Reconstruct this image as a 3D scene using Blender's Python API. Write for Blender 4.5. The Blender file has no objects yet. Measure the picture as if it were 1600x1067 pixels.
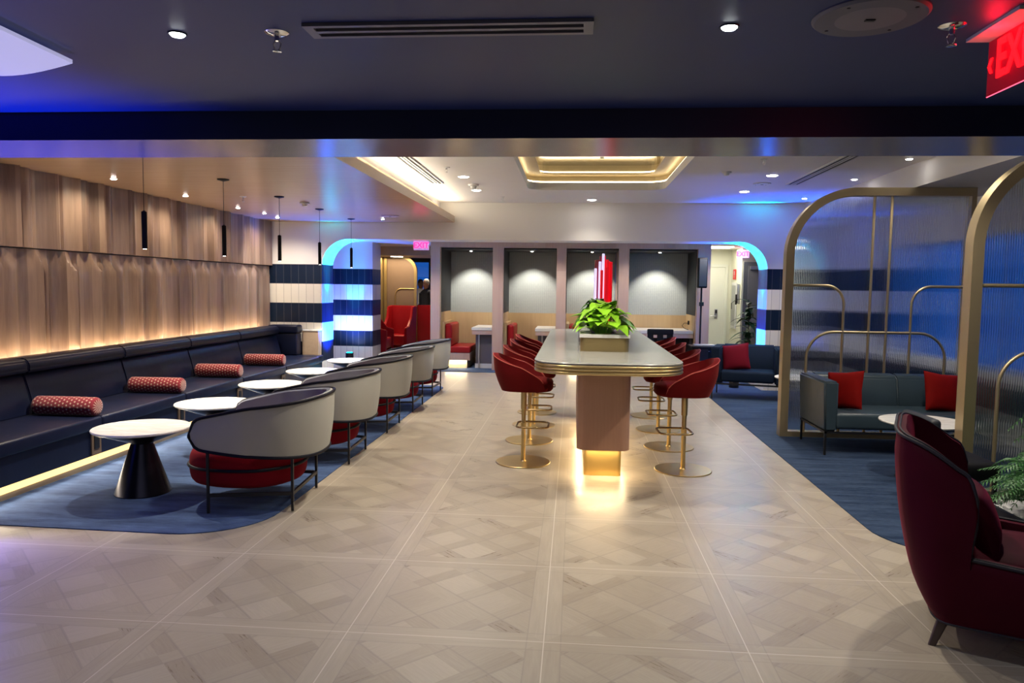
import bpy, bmesh, math, random
from mathutils import Vector, Matrix
random.seed(7)
PI = math.pi
S = bpy.context.scene
COL = S.collection

# ------------------------------------------------------------------ camera
cam_d = bpy.data.cameras.new('camera'); cam = bpy.data.objects.new('camera', cam_d); COL.objects.link(cam)
cam_d.sensor_width = 36; cam_d.lens = 1155 * 36 / 1600; cam_d.clip_start = .05; cam_d.clip_end = 200
_r = Vector((0.99638618, 0.08399497, 0.01262676)); _u = Vector((-0.0187489, 0.07250245, 0.99719199)); _f = Vector((-0.08284364, 0.99382506, -0.07381525))
_m = Matrix((_r, _u, -_f)).transposed().to_4x4(); _m.translation = Vector((0, 0, 1.6)); cam.matrix_world = _m
S.camera = cam
# ------------------------------------------------------------------ world, exposure, sampling
w = bpy.data.worlds.new('dusk_sky'); S.world = w; w.use_nodes = True
w.node_tree.nodes['Background'].inputs[0].default_value = (.008, .085, .36, 1)
w.node_tree.nodes['Background'].inputs[1].default_value = .55
S.view_settings.view_transform = 'Standard'; S.view_settings.look = 'None'; S.view_settings.gamma = 1
S.view_settings.exposure = 1.36; S.view_settings.use_curve_mapping = False
cy = S.cycles
cy.use_denoising = True; cy.max_bounces = 8; cy.diffuse_bounces = 4; cy.glossy_bounces = 3
cy.transmission_bounces = 6; cy.transparent_max_bounces = 8; cy.sample_clamp_indirect = 4.0; cy.sample_clamp_direct = 30
cy.caustics_reflective = False; cy.caustics_refractive = False; cy.blur_glossy = .5
try: cy.use_light_tree = True
except Exception: pass

WARM = (1, .80, .56); NEUT = (1, .91, .78); COOL = (.86, .92, 1); LEDY = (1, .70, .30); BLUE = (0, .065, 1); CYAN = (0, .42, 1)
GAIN = 1.0
def lamp(kind, loc, power, color, aim=(0, 0, -1), size=.05, cone=100, blend=.5, name='lamp_light', parent=None, sy=None, spread=None, along=(0, 1, 0)):
    d = bpy.data.lights.new(name, kind); d.energy = power * GAIN; d.color = color
    if kind == 'SPOT': d.spot_size = math.radians(cone); d.spot_blend = blend; d.shadow_soft_size = size
    elif kind == 'AREA':
        d.shape = 'RECTANGLE' if sy else 'SQUARE'; d.size = size
        if sy: d.size_y = sy
        if spread: d.spread = math.radians(spread)
    else: d.shadow_soft_size = size
    o = bpy.data.objects.new(name, d); COL.objects.link(o); o.location = loc
    o.rotation_mode = 'QUATERNION'; o.rotation_quaternion = Vector(aim).to_track_quat('-Z', 'Y')
    o.rotation_mode = 'XYZ'
    if kind == 'AREA' and sy:
        z_ = -Vector(aim).normalized(); y_ = Vector(along); y_ = (y_ - z_ * y_.dot(z_)).normalized(); x_ = y_.cross(z_)
        o.rotation_euler = Matrix((x_, y_, z_)).transposed().to_euler()
    if parent: o.parent = parent
    return o
# broad fill light added over the unseen half of the lounge behind the viewer
lamp('AREA', (.3, -1.6, 2.46), 23, (.90, .87, .95), size=5.2, sy=2.0, name='rear_fill_light')
# recessed fixtures (z of ceiling, power) are created with their fixtures below

# ------------------------------------------------------------------ material helpers
class E_:
    """tiny expression helper for math nodes"""
    def __init__(s, nt, sock): s.nt = nt; s.s = sock
    def _op(s, op, *a):
        n = s.nt.nodes.new('ShaderNodeMath'); n.operation = op
        for i, v in enumerate((s,) + a):
            if isinstance(v, E_): s.nt.links.new(v.s, n.inputs[i])
            else: n.inputs[i].default_value = v
        return E_(s.nt, n.outputs[0])
    def __add__(s, o): return s._op('ADD', o)
    def __sub__(s, o): return s._op('SUBTRACT', o)
    def __mul__(s, o): return s._op('MULTIPLY', o)
    def __truediv__(s, o): return s._op('DIVIDE', o)
    def frac(s): return s._op('FRACT')
    def floor(s): return s._op('FLOOR')
    def abs(s): return s._op('ABSOLUTE')
    def sin(s): return s._op('SINE')
    def lt(s, o): return s._op('LESS_THAN', o)
    def gt(s, o): return s._op('GREATER_THAN', o)
    def min(s, o): return s._op('MINIMUM', o)
    def max(s, o): return s._op('MAXIMUM', o)
def coords(nt, kind='Object'):
    tc = nt.nodes.new('ShaderNodeTexCoord'); sp = nt.nodes.new('ShaderNodeSeparateXYZ'); nt.links.new(tc.outputs[kind], sp.inputs[0])
    return tc, E_(nt, sp.outputs[0]), E_(nt, sp.outputs[1]), E_(nt, sp.outputs[2])
def combine(nt, x, y, z):
    n = nt.nodes.new('ShaderNodeCombineXYZ')
    for i, v in enumerate((x, y, z)):
        if isinstance(v, E_): nt.links.new(v.s, n.inputs[i])
        else: n.inputs[i].default_value = v
    return n.outputs[0]
def noise(nt, vec, scale, detail=3, rough=.5):
    n = nt.nodes.new('ShaderNodeTexNoise'); n.inputs['Scale'].default_value = scale; n.inputs['Detail'].default_value = detail
    n.inputs['Roughness'].default_value = rough; nt.links.new(vec, n.inputs['Vector']); return E_(nt, n.outputs[0])
def white(nt, vec):
    n = nt.nodes.new('ShaderNodeTexWhiteNoise'); nt.links.new(vec, n.inputs['Vector']); return E_(nt, n.outputs['Value'])
def mixc(nt, f, a, b):
    n = nt.nodes.new('ShaderNodeMix'); n.data_type = 'RGBA'
    if isinstance(f, E_): nt.links.new(f.s, n.inputs[0])
    else: n.inputs[0].default_value = f
    for k, v in ((6, a), (7, b)):
        if isinstance(v, tuple): n.inputs[k].default_value = v + (1,) if len(v) == 3 else v
        else: nt.links.new(v, n.inputs[k])
    return n.outputs[2]
def bump(nt, bsdf, h, strength=.3, dist=.01):
    n = nt.nodes.new('ShaderNodeBump'); n.inputs['Strength'].default_value = strength; n.inputs['Distance'].default_value = dist
    nt.links.new(h.s, n.inputs['Height']); nt.links.new(n.outputs[0], bsdf.inputs['Normal'])
def new_mat(name):
    m = bpy.data.materials.new(name); m.use_nodes = True; nt = m.node_tree
    return m, nt, nt.nodes['Principled BSDF']
def plain(name, c, rough=.5, metal=0, sheen=0, spec=.5, var=.08, vs=6, bmp=0, bs=200, coat=0, sheen_c=None):
    m, nt, b = new_mat(name)
    tc, x, y, z = coords(nt)
    n = noise(nt, tc.outputs['Object'], vs, 3)
    lo = tuple(v * (1 - var) for v in c); hi = tuple(min(1, v * (1 + var)) for v in c)
    nt.links.new(mixc(nt, n, lo, hi), b.inputs['Base Color'])
    b.inputs['Roughness'].default_value = rough; b.inputs['Metallic'].default_value = metal
    b.inputs['Specular IOR Level'].default_value = spec
    if sheen:
        b.inputs['Sheen Weight'].default_value = sheen; b.inputs['Sheen Roughness'].default_value = .35
        b.inputs['Sheen Tint'].default_value = (sheen_c or tuple(min(1, v * 2.2) for v in c)) + (1,)
    if coat: b.inputs['Coat Weight'].default_value = coat; b.inputs['Coat Roughness'].default_value = .15
    if bmp: bump(nt, b, noise(nt, tc.outputs['Object'], bs, 2), bmp, .004)
    return m
def emis(name, c, s):
    m, nt, b = new_mat(name)
    b.inputs['Base Color'].default_value = tuple(c) + (1,); b.inputs['Emission Color'].default_value = tuple(c) + (1,)
    b.inputs['Emission Strength'].default_value = s; return m
def woodm(name, c1, c2, axis='z', rough=.45, scale=3, stretch=14, board=None, coat=0):
    m, nt, b = new_mat(name)
    tc, x, y, z = coords(nt)
    k = stretch
    v = {'z': combine(nt, x * k, y * k, z), 'x': combine(nt, x, y * k, z * k), 'y': combine(nt, x * k, y, z * k)}[axis]
    n = noise(nt, v, scale, 5, .6); n2 = noise(nt, tc.outputs['Object'], 1.3, 2)
    t = n * .75 + n2 * .35
    if board:
        a = {'z': x + y, 'x': y, 'y': x}[axis]
        cell = (a / board).floor()
        t = t + white(nt, combine(nt, cell, z.gt(1.9), 1.7)) * .62 - .31
    nt.links.new(mixc(nt, t, c1, c2), b.inputs['Base Color'])
    b.inputs['Roughness'].default_value = rough
    if coat: b.inputs['Coat Weight'].default_value = coat
    bump(nt, b, n, .12, .004)
    return m

# ---- floor: large tiles printed with a basket parquet
def floor_mat():
    m, nt, b = new_mat('parquet_tile'); s = .908
    tc, x, y, z = coords(nt)
    gx = (x + 1.925) / s; gy = (y - 3.235) / s
    u = gx.frac(); v = gy.frac(); iu = gx.floor(); iv = gy.floor()
    eu = u.min(u * -1 + 1); ev = v.min(v * -1 + 1)
    # warp for hand-cut look
    p = (u + v) * 2.25 + .08; q = (u - v) * 2.25 + 20.08
    pf = p.frac(); qf = q.frac(); pi_ = p.floor(); qi = q.floor()
    sp = pf.lt(.30); sq = qf.lt(.30)
    par = ((pi_ + qi) * .5).frac().gt(.25)
    # base: square cells
    cell = white(nt, combine(nt, pi_ + iu * 17, qi + iv * 13, 1.5))
    stp = white(nt, combine(nt, pi_ + iu * 7, (qi + par) + iv * 5, 4.5))
    stq = white(nt, combine(nt, qi + iu * 9, (pi_ + par) + iv * 3, 8.5))
    gdir1 = noise(nt, combine(nt, p * 3.0, q * 34, iu + iv * 3), .9, 4, .65)
    gdir2 = noise(nt, combine(nt, p * 34, q * 3.0, iu + iv * 3), .9, 4, .65)
    gu = noise(nt, combine(nt, x * 3, y * 42, 0), 1, 4, .65); gv = noise(nt, combine(nt, x * 42, y * 3, 0), 1, 4, .65)
    def sel(f, a, c_): return a * (f * -1 + 1) + c_ * f
    cval = cell * .30 + .06 + sel(par, gdir1, gdir2) * .55
    spv = stp * .30 + gdir2 * .6 - .12
    sqv = stq * .30 + gdir1 * .6 - .12
    t = sel(sp, cval, spv); t = sel((sq * (sp * -1 + 1)).max(sq * par), t, sqv)
    fru = eu.lt(.085); frv = ev.lt(.085)
    t = sel(fru, t, gv * .7 + white(nt, combine(nt, gx._op('ROUND'), iv, 2)) * .2)
    t = sel(frv * ev.lt(eu), t, gu * .7 + white(nt, combine(nt, iu, gy._op('ROUND'), 6)) * .2)
    c = mixc(nt, t, (.275, .225, .17), (.49, .43, .335))
    # board edges, thin
    edge = ((eu - .085).abs().lt(.003)).max((ev - .085).abs().lt(.003)).max((pf - .30).abs().lt(.018) * eu.gt(.085) * ev.gt(.085)).max((qf - .30).abs().lt(.018) * eu.gt(.085) * ev.gt(.085))
    c = mixc(nt, edge * .35, c, (.22, .19, .165))
    grout = (eu.lt(.0028)).max(ev.lt(.0028))
    c = mixc(nt, grout * .8, c, (.62, .57, .48))
    nt.links.new(c, b.inputs['Base Color'])
    r = t * .18 + .25
    nt.links.new(r.s, b.inputs['Roughness'])
    bump(nt, b, t - grout * .5, .10, .003)
    return m
def carpet_mat(name, c1, c2, sx=2.2, sy=9, fine=.5):
    m, nt, b = new_mat(name); tc, x, y, z = coords(nt)
    n1 = noise(nt, combine(nt, x * sx, y * sy, 0), 1, 4, .6); n2 = noise(nt, combine(nt, x * 18, y * 90, 0), 1, 2, .5)
    n3 = noise(nt, tc.outputs['Object'], 260, 1)
    t = (n1 - .5) * 2.4 + (n2 - .5) * fine + .5 + (n3 - .5) * .3
    nt.links.new(mixc(nt, t, c1, c2), b.inputs['Base Color'])
    b.inputs['Roughness'].default_value = .95; b.inputs['Specular IOR Level'].default_value = .15
    b.inputs['Sheen Weight'].default_value = .25; b.inputs['Sheen Roughness'].default_value = .5
    b.inputs['Sheen Tint'].default_value = (.3, .45, .8, 1)
    bump(nt, b, n3 + n2, .4, .004); return m
def band_mat():
    m, nt, b = new_mat('striped_wall_tile'); tc, x, y, z = coords(nt)
    k = ((z * -1 + 1.93) / .3217)
    par = (k.floor() * .5).frac().lt(.25)          # 1 = navy
    low = z.lt(1.93)
    a = (x + y) / .128
    j = a.frac(); joint = ((j.min(j * -1 + 1)).lt(.018)).max((k.frac().min(k.frac() * -1 + 1)).lt(.012)) * low
    wn = white(nt, combine(nt, a.floor(), k.floor(), 2))
    navy = mixc(nt, wn, (.006, .014, .034), (.010, .020, .046)); wht = mixc(nt, wn, (.70, .67, .60), (.77, .74, .67))
    c = mixc(nt, par, wht, navy)
    c = mixc(nt, joint * .8, c, (.12, .12, .13))
    c = mixc(nt, low, (.74, .72, .70), c)
    nt.links.new(c, b.inputs['Base Color'])
    r = low * -.26 + .55 + wn * .06
    nt.links.new(r.s, b.inputs['Roughness']); b.inputs['Specular IOR Level'].default_value = .2
    bump(nt, b, joint * -1 + j * .25 * low, .35, .004); return m
def fabric_grid():
    m, nt, b = new_mat('woven_wall_fabric'); tc, x, y, z = coords(nt)
    gx = (x * 26).frac().lt(.12); gz = (z * 30).frac().lt(.10)
    n = noise(nt, combine(nt, x * 60, 0.0, z * 8), 2, 3)
    c = mixc(nt, n, (.27, .30, .31), (.42, .46, .45)); c = mixc(nt, gx.max(gz) * .35, c, (.11, .12, .13))
    nt.links.new(c, b.inputs['Base Color']); b.inputs['Roughness'].default_value = .9; return m
def marble_mat(name, c1, c2, rough=.12):
    m, nt, b = new_mat(name); tc, x, y, z = coords(nt)
    n = noise(nt, combine(nt, x * 1.2, y * 5, z), 2.2, 7, .65); v = (n - .5).abs() * 9
    t = v.min(1.0)
    nt.links.new(mixc(nt, t, c1, c2), b.inputs['Base Color']); b.inputs['Roughness'].default_value = rough; return m
def dots_mat():
    m, nt, b = new_mat('bolster_weave'); tc, x, y, z = coords(nt, 'Object')
    # bolster axis is local x; angle around the axis
    at = z._op('ARCTAN2', y)
    a = (at * 2.387); L = x / .034
    row = L.floor(); d = (a + row * .5).frac()
    dia = (L.frac() - .5).abs() + (d - .5).abs() * .9
    spot = dia.lt(.27)
    ph = (row * .25).frac().lt(.5)
    spot = spot * (z._op('ABSOLUTE')).lt(.5)
    c = mixc(nt, spot, (.20, .002, .012), (.55, .36, .26))
    nt.links.new(c, b.inputs['Base Color']); b.inputs['Roughness'].default_value = .85
    b.inputs['Sheen Weight'].default_value = .3; bump(nt, b, spot, .5, .004); return m
def leather(name, c, rough=.36):
    m, nt, b = new_mat(name); tc, x, y, z = coords(nt)
    n = noise(nt, tc.outputs['Object'], 4, 3); b.inputs['Roughness'].default_value = rough
    nt.links.new(mixc(nt, n, tuple(v * .8 for v in c), tuple(v * 1.25 for v in c)), b.inputs['Base Color'])
    b.inputs['Specular IOR Level'].default_value = .28
    bump(nt, b, noise(nt, tc.outputs['Object'], 5, 2) + noise(nt, tc.outputs['Object'], 260, 2) * .06, .35, .01); return m
def glass_reeded():
    m, nt, b = new_mat('reeded_glass'); nt.nodes.remove(b); out = nt.nodes['Material Output']
    rf = nt.nodes.new('ShaderNodeBsdfRefraction'); rf.inputs['IOR'].default_value = 1.42; rf.inputs['Roughness'].default_value = .06; rf.inputs['Color'].default_value = (.86, .90, .94, 1)
    tr = nt.nodes.new('ShaderNodeBsdfTransparent'); tr.inputs['Color'].default_value = (.80, .84, .88, 1)
    gl = nt.nodes.new('ShaderNodeBsdfGlossy'); gl.inputs['Roughness'].default_value = .12; gl.inputs['Color'].default_value = (.8, .85, .9, 1)
    m1 = nt.nodes.new('ShaderNodeMixShader'); m1.inputs[0].default_value = .25
    nt.links.new(rf.outputs[0], m1.inputs[1]); nt.links.new(tr.outputs[0], m1.inputs[2])
    m2 = nt.nodes.new('ShaderNodeMixShader'); m2.inputs[0].default_value = .12
    nt.links.new(m1.outputs[0], m2.inputs[1]); nt.links.new(gl.outputs[0], m2.inputs[2])
    nt.links.new(m2.outputs[0], out.inputs[0]); return m
def clear_glass(name, tint, refl=.08):
    m, nt, b = new_mat(name); nt.nodes.remove(b); out = nt.nodes['Material Output']
    tr = nt.nodes.new('ShaderNodeBsdfTransparent'); tr.inputs['Color'].default_value = tint + (1,)
    gl = nt.nodes.new('ShaderNodeBsdfGlossy'); gl.inputs['Roughness'].default_value = .02
    m2 = nt.nodes.new('ShaderNodeMixShader'); m2.inputs[0].default_value = refl
    nt.links.new(tr.outputs[0], m2.inputs[1]); nt.links.new(gl.outputs[0], m2.inputs[2]); nt.links.new(m2.outputs[0], out.inputs[0]); return m

MT = dict(
    floor=floor_mat(), carpetL=carpet_mat('blue_carpet', (.005, .013, .048), (.062, .105, .215)),
    carpetR=carpet_mat('dark_blue_carpet', (.004, .013, .036), (.040, .066, .118), 1.6, 14, 1.3),
    band=band_mat(), white=plain('white_paint', (.72, .70, .68), .55, var=.02), ceil=plain('ceiling_paint', (.70, .68, .67), .6, var=.02),
    navyceil=plain('navy_ceiling_paint', (.012, .027, .112), .5, var=.05), navybeam=plain('navy_beam_gloss', (.010, .016, .060), .48, var=.05),
    beamund=plain('beam_soffit_paint', (.12, .12, .14), .20, var=.03),
    oakwall=woodm('sculpted_oak', (.10, .062, .050), (.37, .265, .205), 'z', .34, 2.2, 12, .13),
    oakceil=woodm('oak_ceiling_veneer', (.42, .27, .17), (.54, .38, .26), 'x', .26, 1.6, 10),
    oakedge=woodm('oak_edge', (.36, .26, .18), (.50, .38, .27), 'y', .45, 2, 10),
    oak=woodm('oak_veneer', (.36, .25, .13), (.50, .36, .20), 'z', .45, 2.2, 12, .35),
    oakpink=woodm('partition_oak', (.37, .24, .205), (.49, .35, .30), 'z', .40, 2.2, 16, .22),
    walnut=woodm('island_walnut', (.155, .085, .060), (.25, .145, .105), 'z', .42, 2.6, 22),
    brass=plain('brushed_brass', (.56, .42, .20), .34, 1, var=.06, vs=30), champ=plain('champagne_metal', (.52, .42, .25), .42, .85, var=.05),
    brassd=plain('satin_gold', (.36, .27, .12), .34, .8, var=.05),
    chrome=plain('chrome', (.7, .7, .72), .12, 1, var=.02), steel=plain('brushed_steel', (.45, .46, .48), .35, .9),
    black=plain('black_metal', (.012, .012, .015), .38, .3), blackm=plain('matt_black', (.007, .007, .009), .6, spec=.15), wpipe=plain('charcoal_piping', (.022, .020, .026), .5, spec=.2), dark=plain('dark_lining', (.012, .014, .020), .6),
    conem=plain('dark_anodised_metal', (.020, .020, .032), .28, .9, var=.1),
    leather=leather('navy_leather', (.006, .009, .028)), leatherg=leather('slate_leather', (.030, .048, .062), .32), navyf=plain('navy_wool', (.006, .013, .030), .8, spec=.1, sheen=.06, bmp=.2),
    redl=leather('red_leather', (.26, .006, .010), .35), redv=plain('red_velvet', (.105, .002, .003), .75, spec=.12, sheen=.28, var=.18, vs=9, sheen_c=(.9, .22, .18)),
    redf=plain('crimson_wool', (.17, .003, .010), .9, spec=.1, bmp=.3, sheen=.1, sheen_c=(.6, .1, .1)), maroon=plain('maroon_velvet', (.045, .0004, .007), .7, spec=.1, sheen=.22, var=.2, vs=5, sheen_c=(.55, .03, .10)),
    redpil=plain('scarlet_velvet', (.18, .003, .002), .8, spec=.1, sheen=.10, var=.2, vs=10), winepil=plain('wine_velvet', (.12, .003, .012), .8, spec=.1, sheen=.4, var=.15),
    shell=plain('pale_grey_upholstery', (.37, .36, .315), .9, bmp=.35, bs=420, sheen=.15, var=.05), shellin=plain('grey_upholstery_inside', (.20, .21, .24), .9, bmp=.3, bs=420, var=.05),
    pipe=plain('black_piping', (.004, .004, .010), .55, spec=.2), marble=marble_mat('grey_marble', (.27, .275, .25), (.37, .37, .335), .16), whmar=marble_mat('white_marble', (.72, .70, .64), (.86, .85, .80), .2),
    bolster=dots_mat(), fabgrid=fabric_grid(), reeded=glass_reeded(), glass=clear_glass('window_glass', (.85, .9, .95), .10),
    leaf=plain('pothos_leaf', (.24, .52, .022), .38, var=.5, vs=7), fern=plain('fern_leaf', (.035, .13, .028), .5, var=.5, vs=6), dleaf=plain('dark_leaf', (.015, .06, .025), .4, var=.4),
    soil=plain('soil', (.02, .014, .01), .95), stone=plain('white_gravel', (.55, .55, .55), .8, bmp=.8, bs=40, var=.2), potw=plain('white_pot', (.6, .6, .62), .4),
    led=emis('warm_led', (1, .66, .24), .75), ledw=emis('warm_white_led', (1, .84, .56), 3.0), lamp=emis('lamp_lens', (1, .95, .88), 22), lampd=emis('small_lamp_lens', (.9, .97, 1), 14),
    lampp=emis('pendant_lens', (1, .9, .75), 12), cyan=emis('par_lens', (0, .55, 1), 12), exitr=emis('exit_letters', (1, .003, .006), 1.6), exitpk=emis('small_exit_letters', (1, .01, .09), 2.2), exitp=emis('exit_housing', (.5, .3, .75), .25),
    plast=plain('white_plastic', (.62, .62, .62), .45, var=.02), grille=plain('grey_grille', (.16, .16, .17), .5), greyp=plain('grey_paint', (.10, .105, .125), .5),
    cream=plain('cream_wall', (.62, .62, .50), .6, var=.02), doorp=plain('cream_door', (.60, .61, .52), .45, var=.02), redsign=plain('red_sign', (.5, .01, .01), .5),
    mirror=plain('smoked_mirror', (.42, .41, .38), .12, .9, var=.02), rodr=emis('red_rod_glow', (.75, .003, .012), .22), rodw=emis('white_rod_glow', (.75, .68, .95), .35), rodd=plain('crimson_rod', (.32, .01, .05), .3),  # bright red and white rods carry a faint glow of their own
    skin=plain('skin', (.20, .09, .05), .6), skinl=plain('fair_skin', (.45, .25, .17), .6), shirtw=plain('white_shirt', (.6, .6, .6), .8), cloth=plain('dark_clothing', (.02, .022, .035), .85), hair=plain('dark_hair', (.012, .009, .008), .6),
    exitpanel=emis('exit_panel', (.22, .001, .012), .18), exitedge=emis('exit_edge', (1, .06, .12), 1.8),
    oakisl=woodm('pedestal_veneer', (.48, .255, .165), (.60, .36, .25), 'z', .38, 2.6, 26), brassfoot=plain('polished_brass', (.80, .55, .18), .28, .9), whmar2=plain('white_stone', (.62, .61, .58), .3, var=.04), dleaf2=plain('deep_green_leaf', (.045, .17, .02), .42, var=.5, vs=7),
    outletw=plain('outlet_wood', (.13, .085, .055), .5),
    slotm=plain('slot_frame_paint', (.17, .17, .20), .45),
    redpipe=plain('red_piping', (.42, .07, .05), .5), brassdk=plain('aged_brass', (.38, .27, .13), .25, 1), greypl=plain('grey_panel', (.10, .09, .11), .6),
    lampsoft=emis('soft_panel', (1, .93, .78), 4), bronze=plain('bronze_panel', (.17, .12, .085), .4, .5),
    woodd=plain('dark_wood', (.05, .028, .018), .45), plinth=plain('plinth_paint', (.55, .47, .33), .5),
)

# ------------------------------------------------------------------ geometry helpers
def link(name, bm, mat, parent=None, smooth=None, loc=None):
    me = bpy.data.meshes.new(name); bmesh.ops.recalc_face_normals(bm, faces=bm.faces); bm.to_mesh(me); bm.free()
    mats = mat if isinstance(mat, (list, tuple)) else [mat]
    for m in mats: me.materials.append(MT[m] if isinstance(m, str) else m)
    if smooth:
        me.polygons.foreach_set('use_smooth', [True] * len(me.polygons))
        try: me.set_sharp_from_angle(angle=math.radians(smooth if smooth is not True else 40))
        except Exception: pass
    o = bpy.data.objects.new(name, me); COL.objects.link(o)
    if parent: o.parent = parent
    if loc: o.location = loc
    return o
def tag(o, label=None, cat=None, group=None, kind=None):
    for k, v in (('label', label), ('category', cat), ('group', group), ('kind', kind)):
        if v: o[k] = v
    return o
def thing(name, label, cat, loc=(0, 0, 0), rz=0, group=None):
    o = bpy.data.objects.new(name, None); COL.objects.link(o); o.location = loc; o.rotation_euler = (0, 0, rz); o.empty_display_size = .1
    return tag(o, label, cat, group)
def struct(name, bm, mat, smooth=None): return tag(link(name, bm, mat, smooth=smooth), kind='structure')
def copy_tree(o, parent=None):
    c = o.copy(); COL.objects.link(c)
    if parent: c.parent = parent
    for ch in list(o.children): copy_tree(ch, c)
    return c
def dup(o, loc, rz=None, label=None, group=None):
    c = copy_tree(o); c.location = loc
    if rz is not None: c.rotation_euler = (0, 0, rz)
    if label: c['label'] = label
    if group: c['group'] = group
    return c
def NB(): return bmesh.new()
def box(bm, x0, y0, z0, x1, y1, z1, bev=0, seg=2, mi=0):
    r = bmesh.ops.create_cube(bm, size=1); vs = r['verts']
    for v in vs: v.co = Vector(((x0 + x1) / 2 + v.co.x * (x1 - x0), (y0 + y1) / 2 + v.co.y * (y1 - y0), (z0 + z1) / 2 + v.co.z * (z1 - z0)))
    fs = list({f for v in vs for f in v.link_faces})
    for f in fs: f.material_index = mi
    if bev:
        es = list({e for v in vs for e in v.link_edges})
        bmesh.ops.bevel(bm, geom=es, offset=bev, segments=seg, affect='EDGES', profile=.5)
    return bm
def bx(*a, **k): return box(NB(), *a, **k)
def tube(bm, pts, r, seg=10, closed=False, flat=None):
    """sweep a circle (or an ellipse: flat=(ru,rv)) along pts"""
    P = [Vector(p) for p in pts]; n = len(P); rings = []
    up = Vector((0, 0, 1)); prevN = None
    for i in range(n):
        if closed: t = (P[(i + 1) % n] - P[i - 1])
        else: t = P[min(i + 1, n - 1)] - P[max(i - 1, 0)]
        t.normalize()
        if prevN is None:
            a = up if abs(t.z) < .9 else Vector((1, 0, 0)); N_ = (a - t * a.dot(t)).normalized()
        else:
            N_ = (prevN - t * prevN.dot(t)); N_ = N_.normalized() if N_.length > 1e-6 else prevN
        prevN = N_; B = t.cross(N_)
        rr = r[i] if isinstance(r, (list, tuple)) else r
        ru, rv = flat if flat else (rr, rr)
        rings.append([bm.verts.new(P[i] + N_ * (math.cos(2 * PI * k / seg) * ru) + B * (math.sin(2 * PI * k / seg) * rv)) for k in range(seg)])
    m = n if closed else n - 1
    for i in range(m):
        a, b_ = rings[i], rings[(i + 1) % n]
        for k in range(seg): bm.faces.new((a[k], a[(k + 1) % seg], b_[(k + 1) % seg], b_[k]))
    if not closed:
        bm.faces.new(rings[0]); bm.faces.new(rings[-1][::-1])
    return bm
def bar(bm, p, q, wx, wy):
    """rectangular bar from p to q"""
    p = Vector(p); q = Vector(q); t = (q - p).normalized(); a = Vector((0, 0, 1)) if abs(t.z) < .9 else Vector((1, 0, 0))
    N_ = (a - t * a.dot(t)).normalized(); B = t.cross(N_); R = []
    for c in (p, q): R.append([bm.verts.new(c + N_ * sx * wy / 2 + B * sy * wx / 2) for sx, sy in ((1, 1), (1, -1), (-1, -1), (-1, 1))])
    for k in range(4): bm.faces.new((R[0][k], R[0][(k + 1) % 4], R[1][(k + 1) % 4], R[1][k]))
    bm.faces.new(R[0]); bm.faces.new(R[1][::-1]); return bm
def lathe(bm, prof, seg=40, c=(0, 0, 0), sx=1, sy=1):
    rings = []
    for r, z in prof:
        if r < 1e-5: rings.append([bm.verts.new((c[0], c[1], c[2] + z))])
        else: rings.append([bm.verts.new((c[0] + r * sx * math.cos(2 * PI * k / seg), c[1] + r * sy * math.sin(2 * PI * k / seg), c[2] + z)) for k in range(seg)])
    for a, b_ in zip(rings, rings[1:]):
        for k in range(seg):
            k2 = (k + 1) % seg
            if len(a) == 1 and len(b_) == 1: continue
            if len(a) == 1: bm.faces.new((a[0], b_[k2], b_[k]))
            elif len(b_) == 1: bm.faces.new((a[k], a[k2], b_[0]))
            else: bm.faces.new((a[k], a[k2], b_[k2], b_[k]))
    if len(rings[0]) > 1: bm.faces.new(rings[0][::-1])
    if len(rings[-1]) > 1: bm.faces.new(rings[-1])
    return bm
def rrect(w, d, r, seg=8, cx=0, cy=0):
    pts = []
    for (sx, sy, a0) in ((1, 1, 0), (-1, 1, PI / 2), (-1, -1, PI), (1, -1, 3 * PI / 2)):
        for k in range(seg + 1):
            a = a0 + PI / 2 * k / seg
            pts.append((cx + sx * (w / 2 - r) + r * math.cos(a), cy + sy * (d / 2 - r) + r * math.sin(a)))
    return pts
def prism(bm, pts, h0, h1, plane='xy', mi=0):
    f = {'xy': lambda a, b, h: (a, b, h), 'xz': lambda a, b, h: (a, h, b), 'yz': lambda a, b, h: (h, a, b)}[plane]
    A = [bm.verts.new(f(a, b, h0)) for a, b in pts]; B = [bm.verts.new(f(a, b, h1)) for a, b in pts]
    n = len(pts); fs = [bm.faces.new(A[::-1]), bm.faces.new(B)]
    for i in range(n): fs.append(bm.faces.new((A[i], A[(i + 1) % n], B[(i + 1) % n], B[i])))
    for q in fs: q.material_index = mi
    for q in fs[:2]: q.normal_update()
    bmesh.ops.triangulate(bm, faces=fs[:2]); return bm
def ringslab(bm, outer, inner, z0, z1):
    """slab between two loops with the same number of points"""
    n = len(outer); V = [[bm.verts.new((p[0], p[1], z)) for p in L] for L in (outer, inner) for z in (z0, z1)]
    o0, o1, i0, i1 = V
    for k in range(n):
        j = (k + 1) % n
        bm.faces.new((o0[k], o0[j], o1[j], o1[k])); bm.faces.new((i0[k], i1[k], i1[j], i0[j]))
        bm.faces.new((o1[k], o1[j], i1[j], i1[k])); bm.faces.new((o0[k], i0[k], i0[j], o0[j]))
    return bm
def loft(bm, loops, close_ends=True):
    R = [[bm.verts.new(p) for p in L] for L in loops]; n = len(R[0])
    for a, b_ in zip(R, R[1:]):
        for k in range(n): bm.faces.new((a[k], a[(k + 1) % n], b_[(k + 1) % n], b_[k]))
    if close_ends: bm.faces.new(R[0][::-1]); bm.faces.new(R[-1])
    return bm
def arc(cx, cz, r, a0, a1, n=14): return [(cx + r * math.cos(a0 + (a1 - a0) * k / n), cz + r * math.sin(a0 + (a1 - a0) * k / n)) for k in range(n + 1)]
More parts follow.
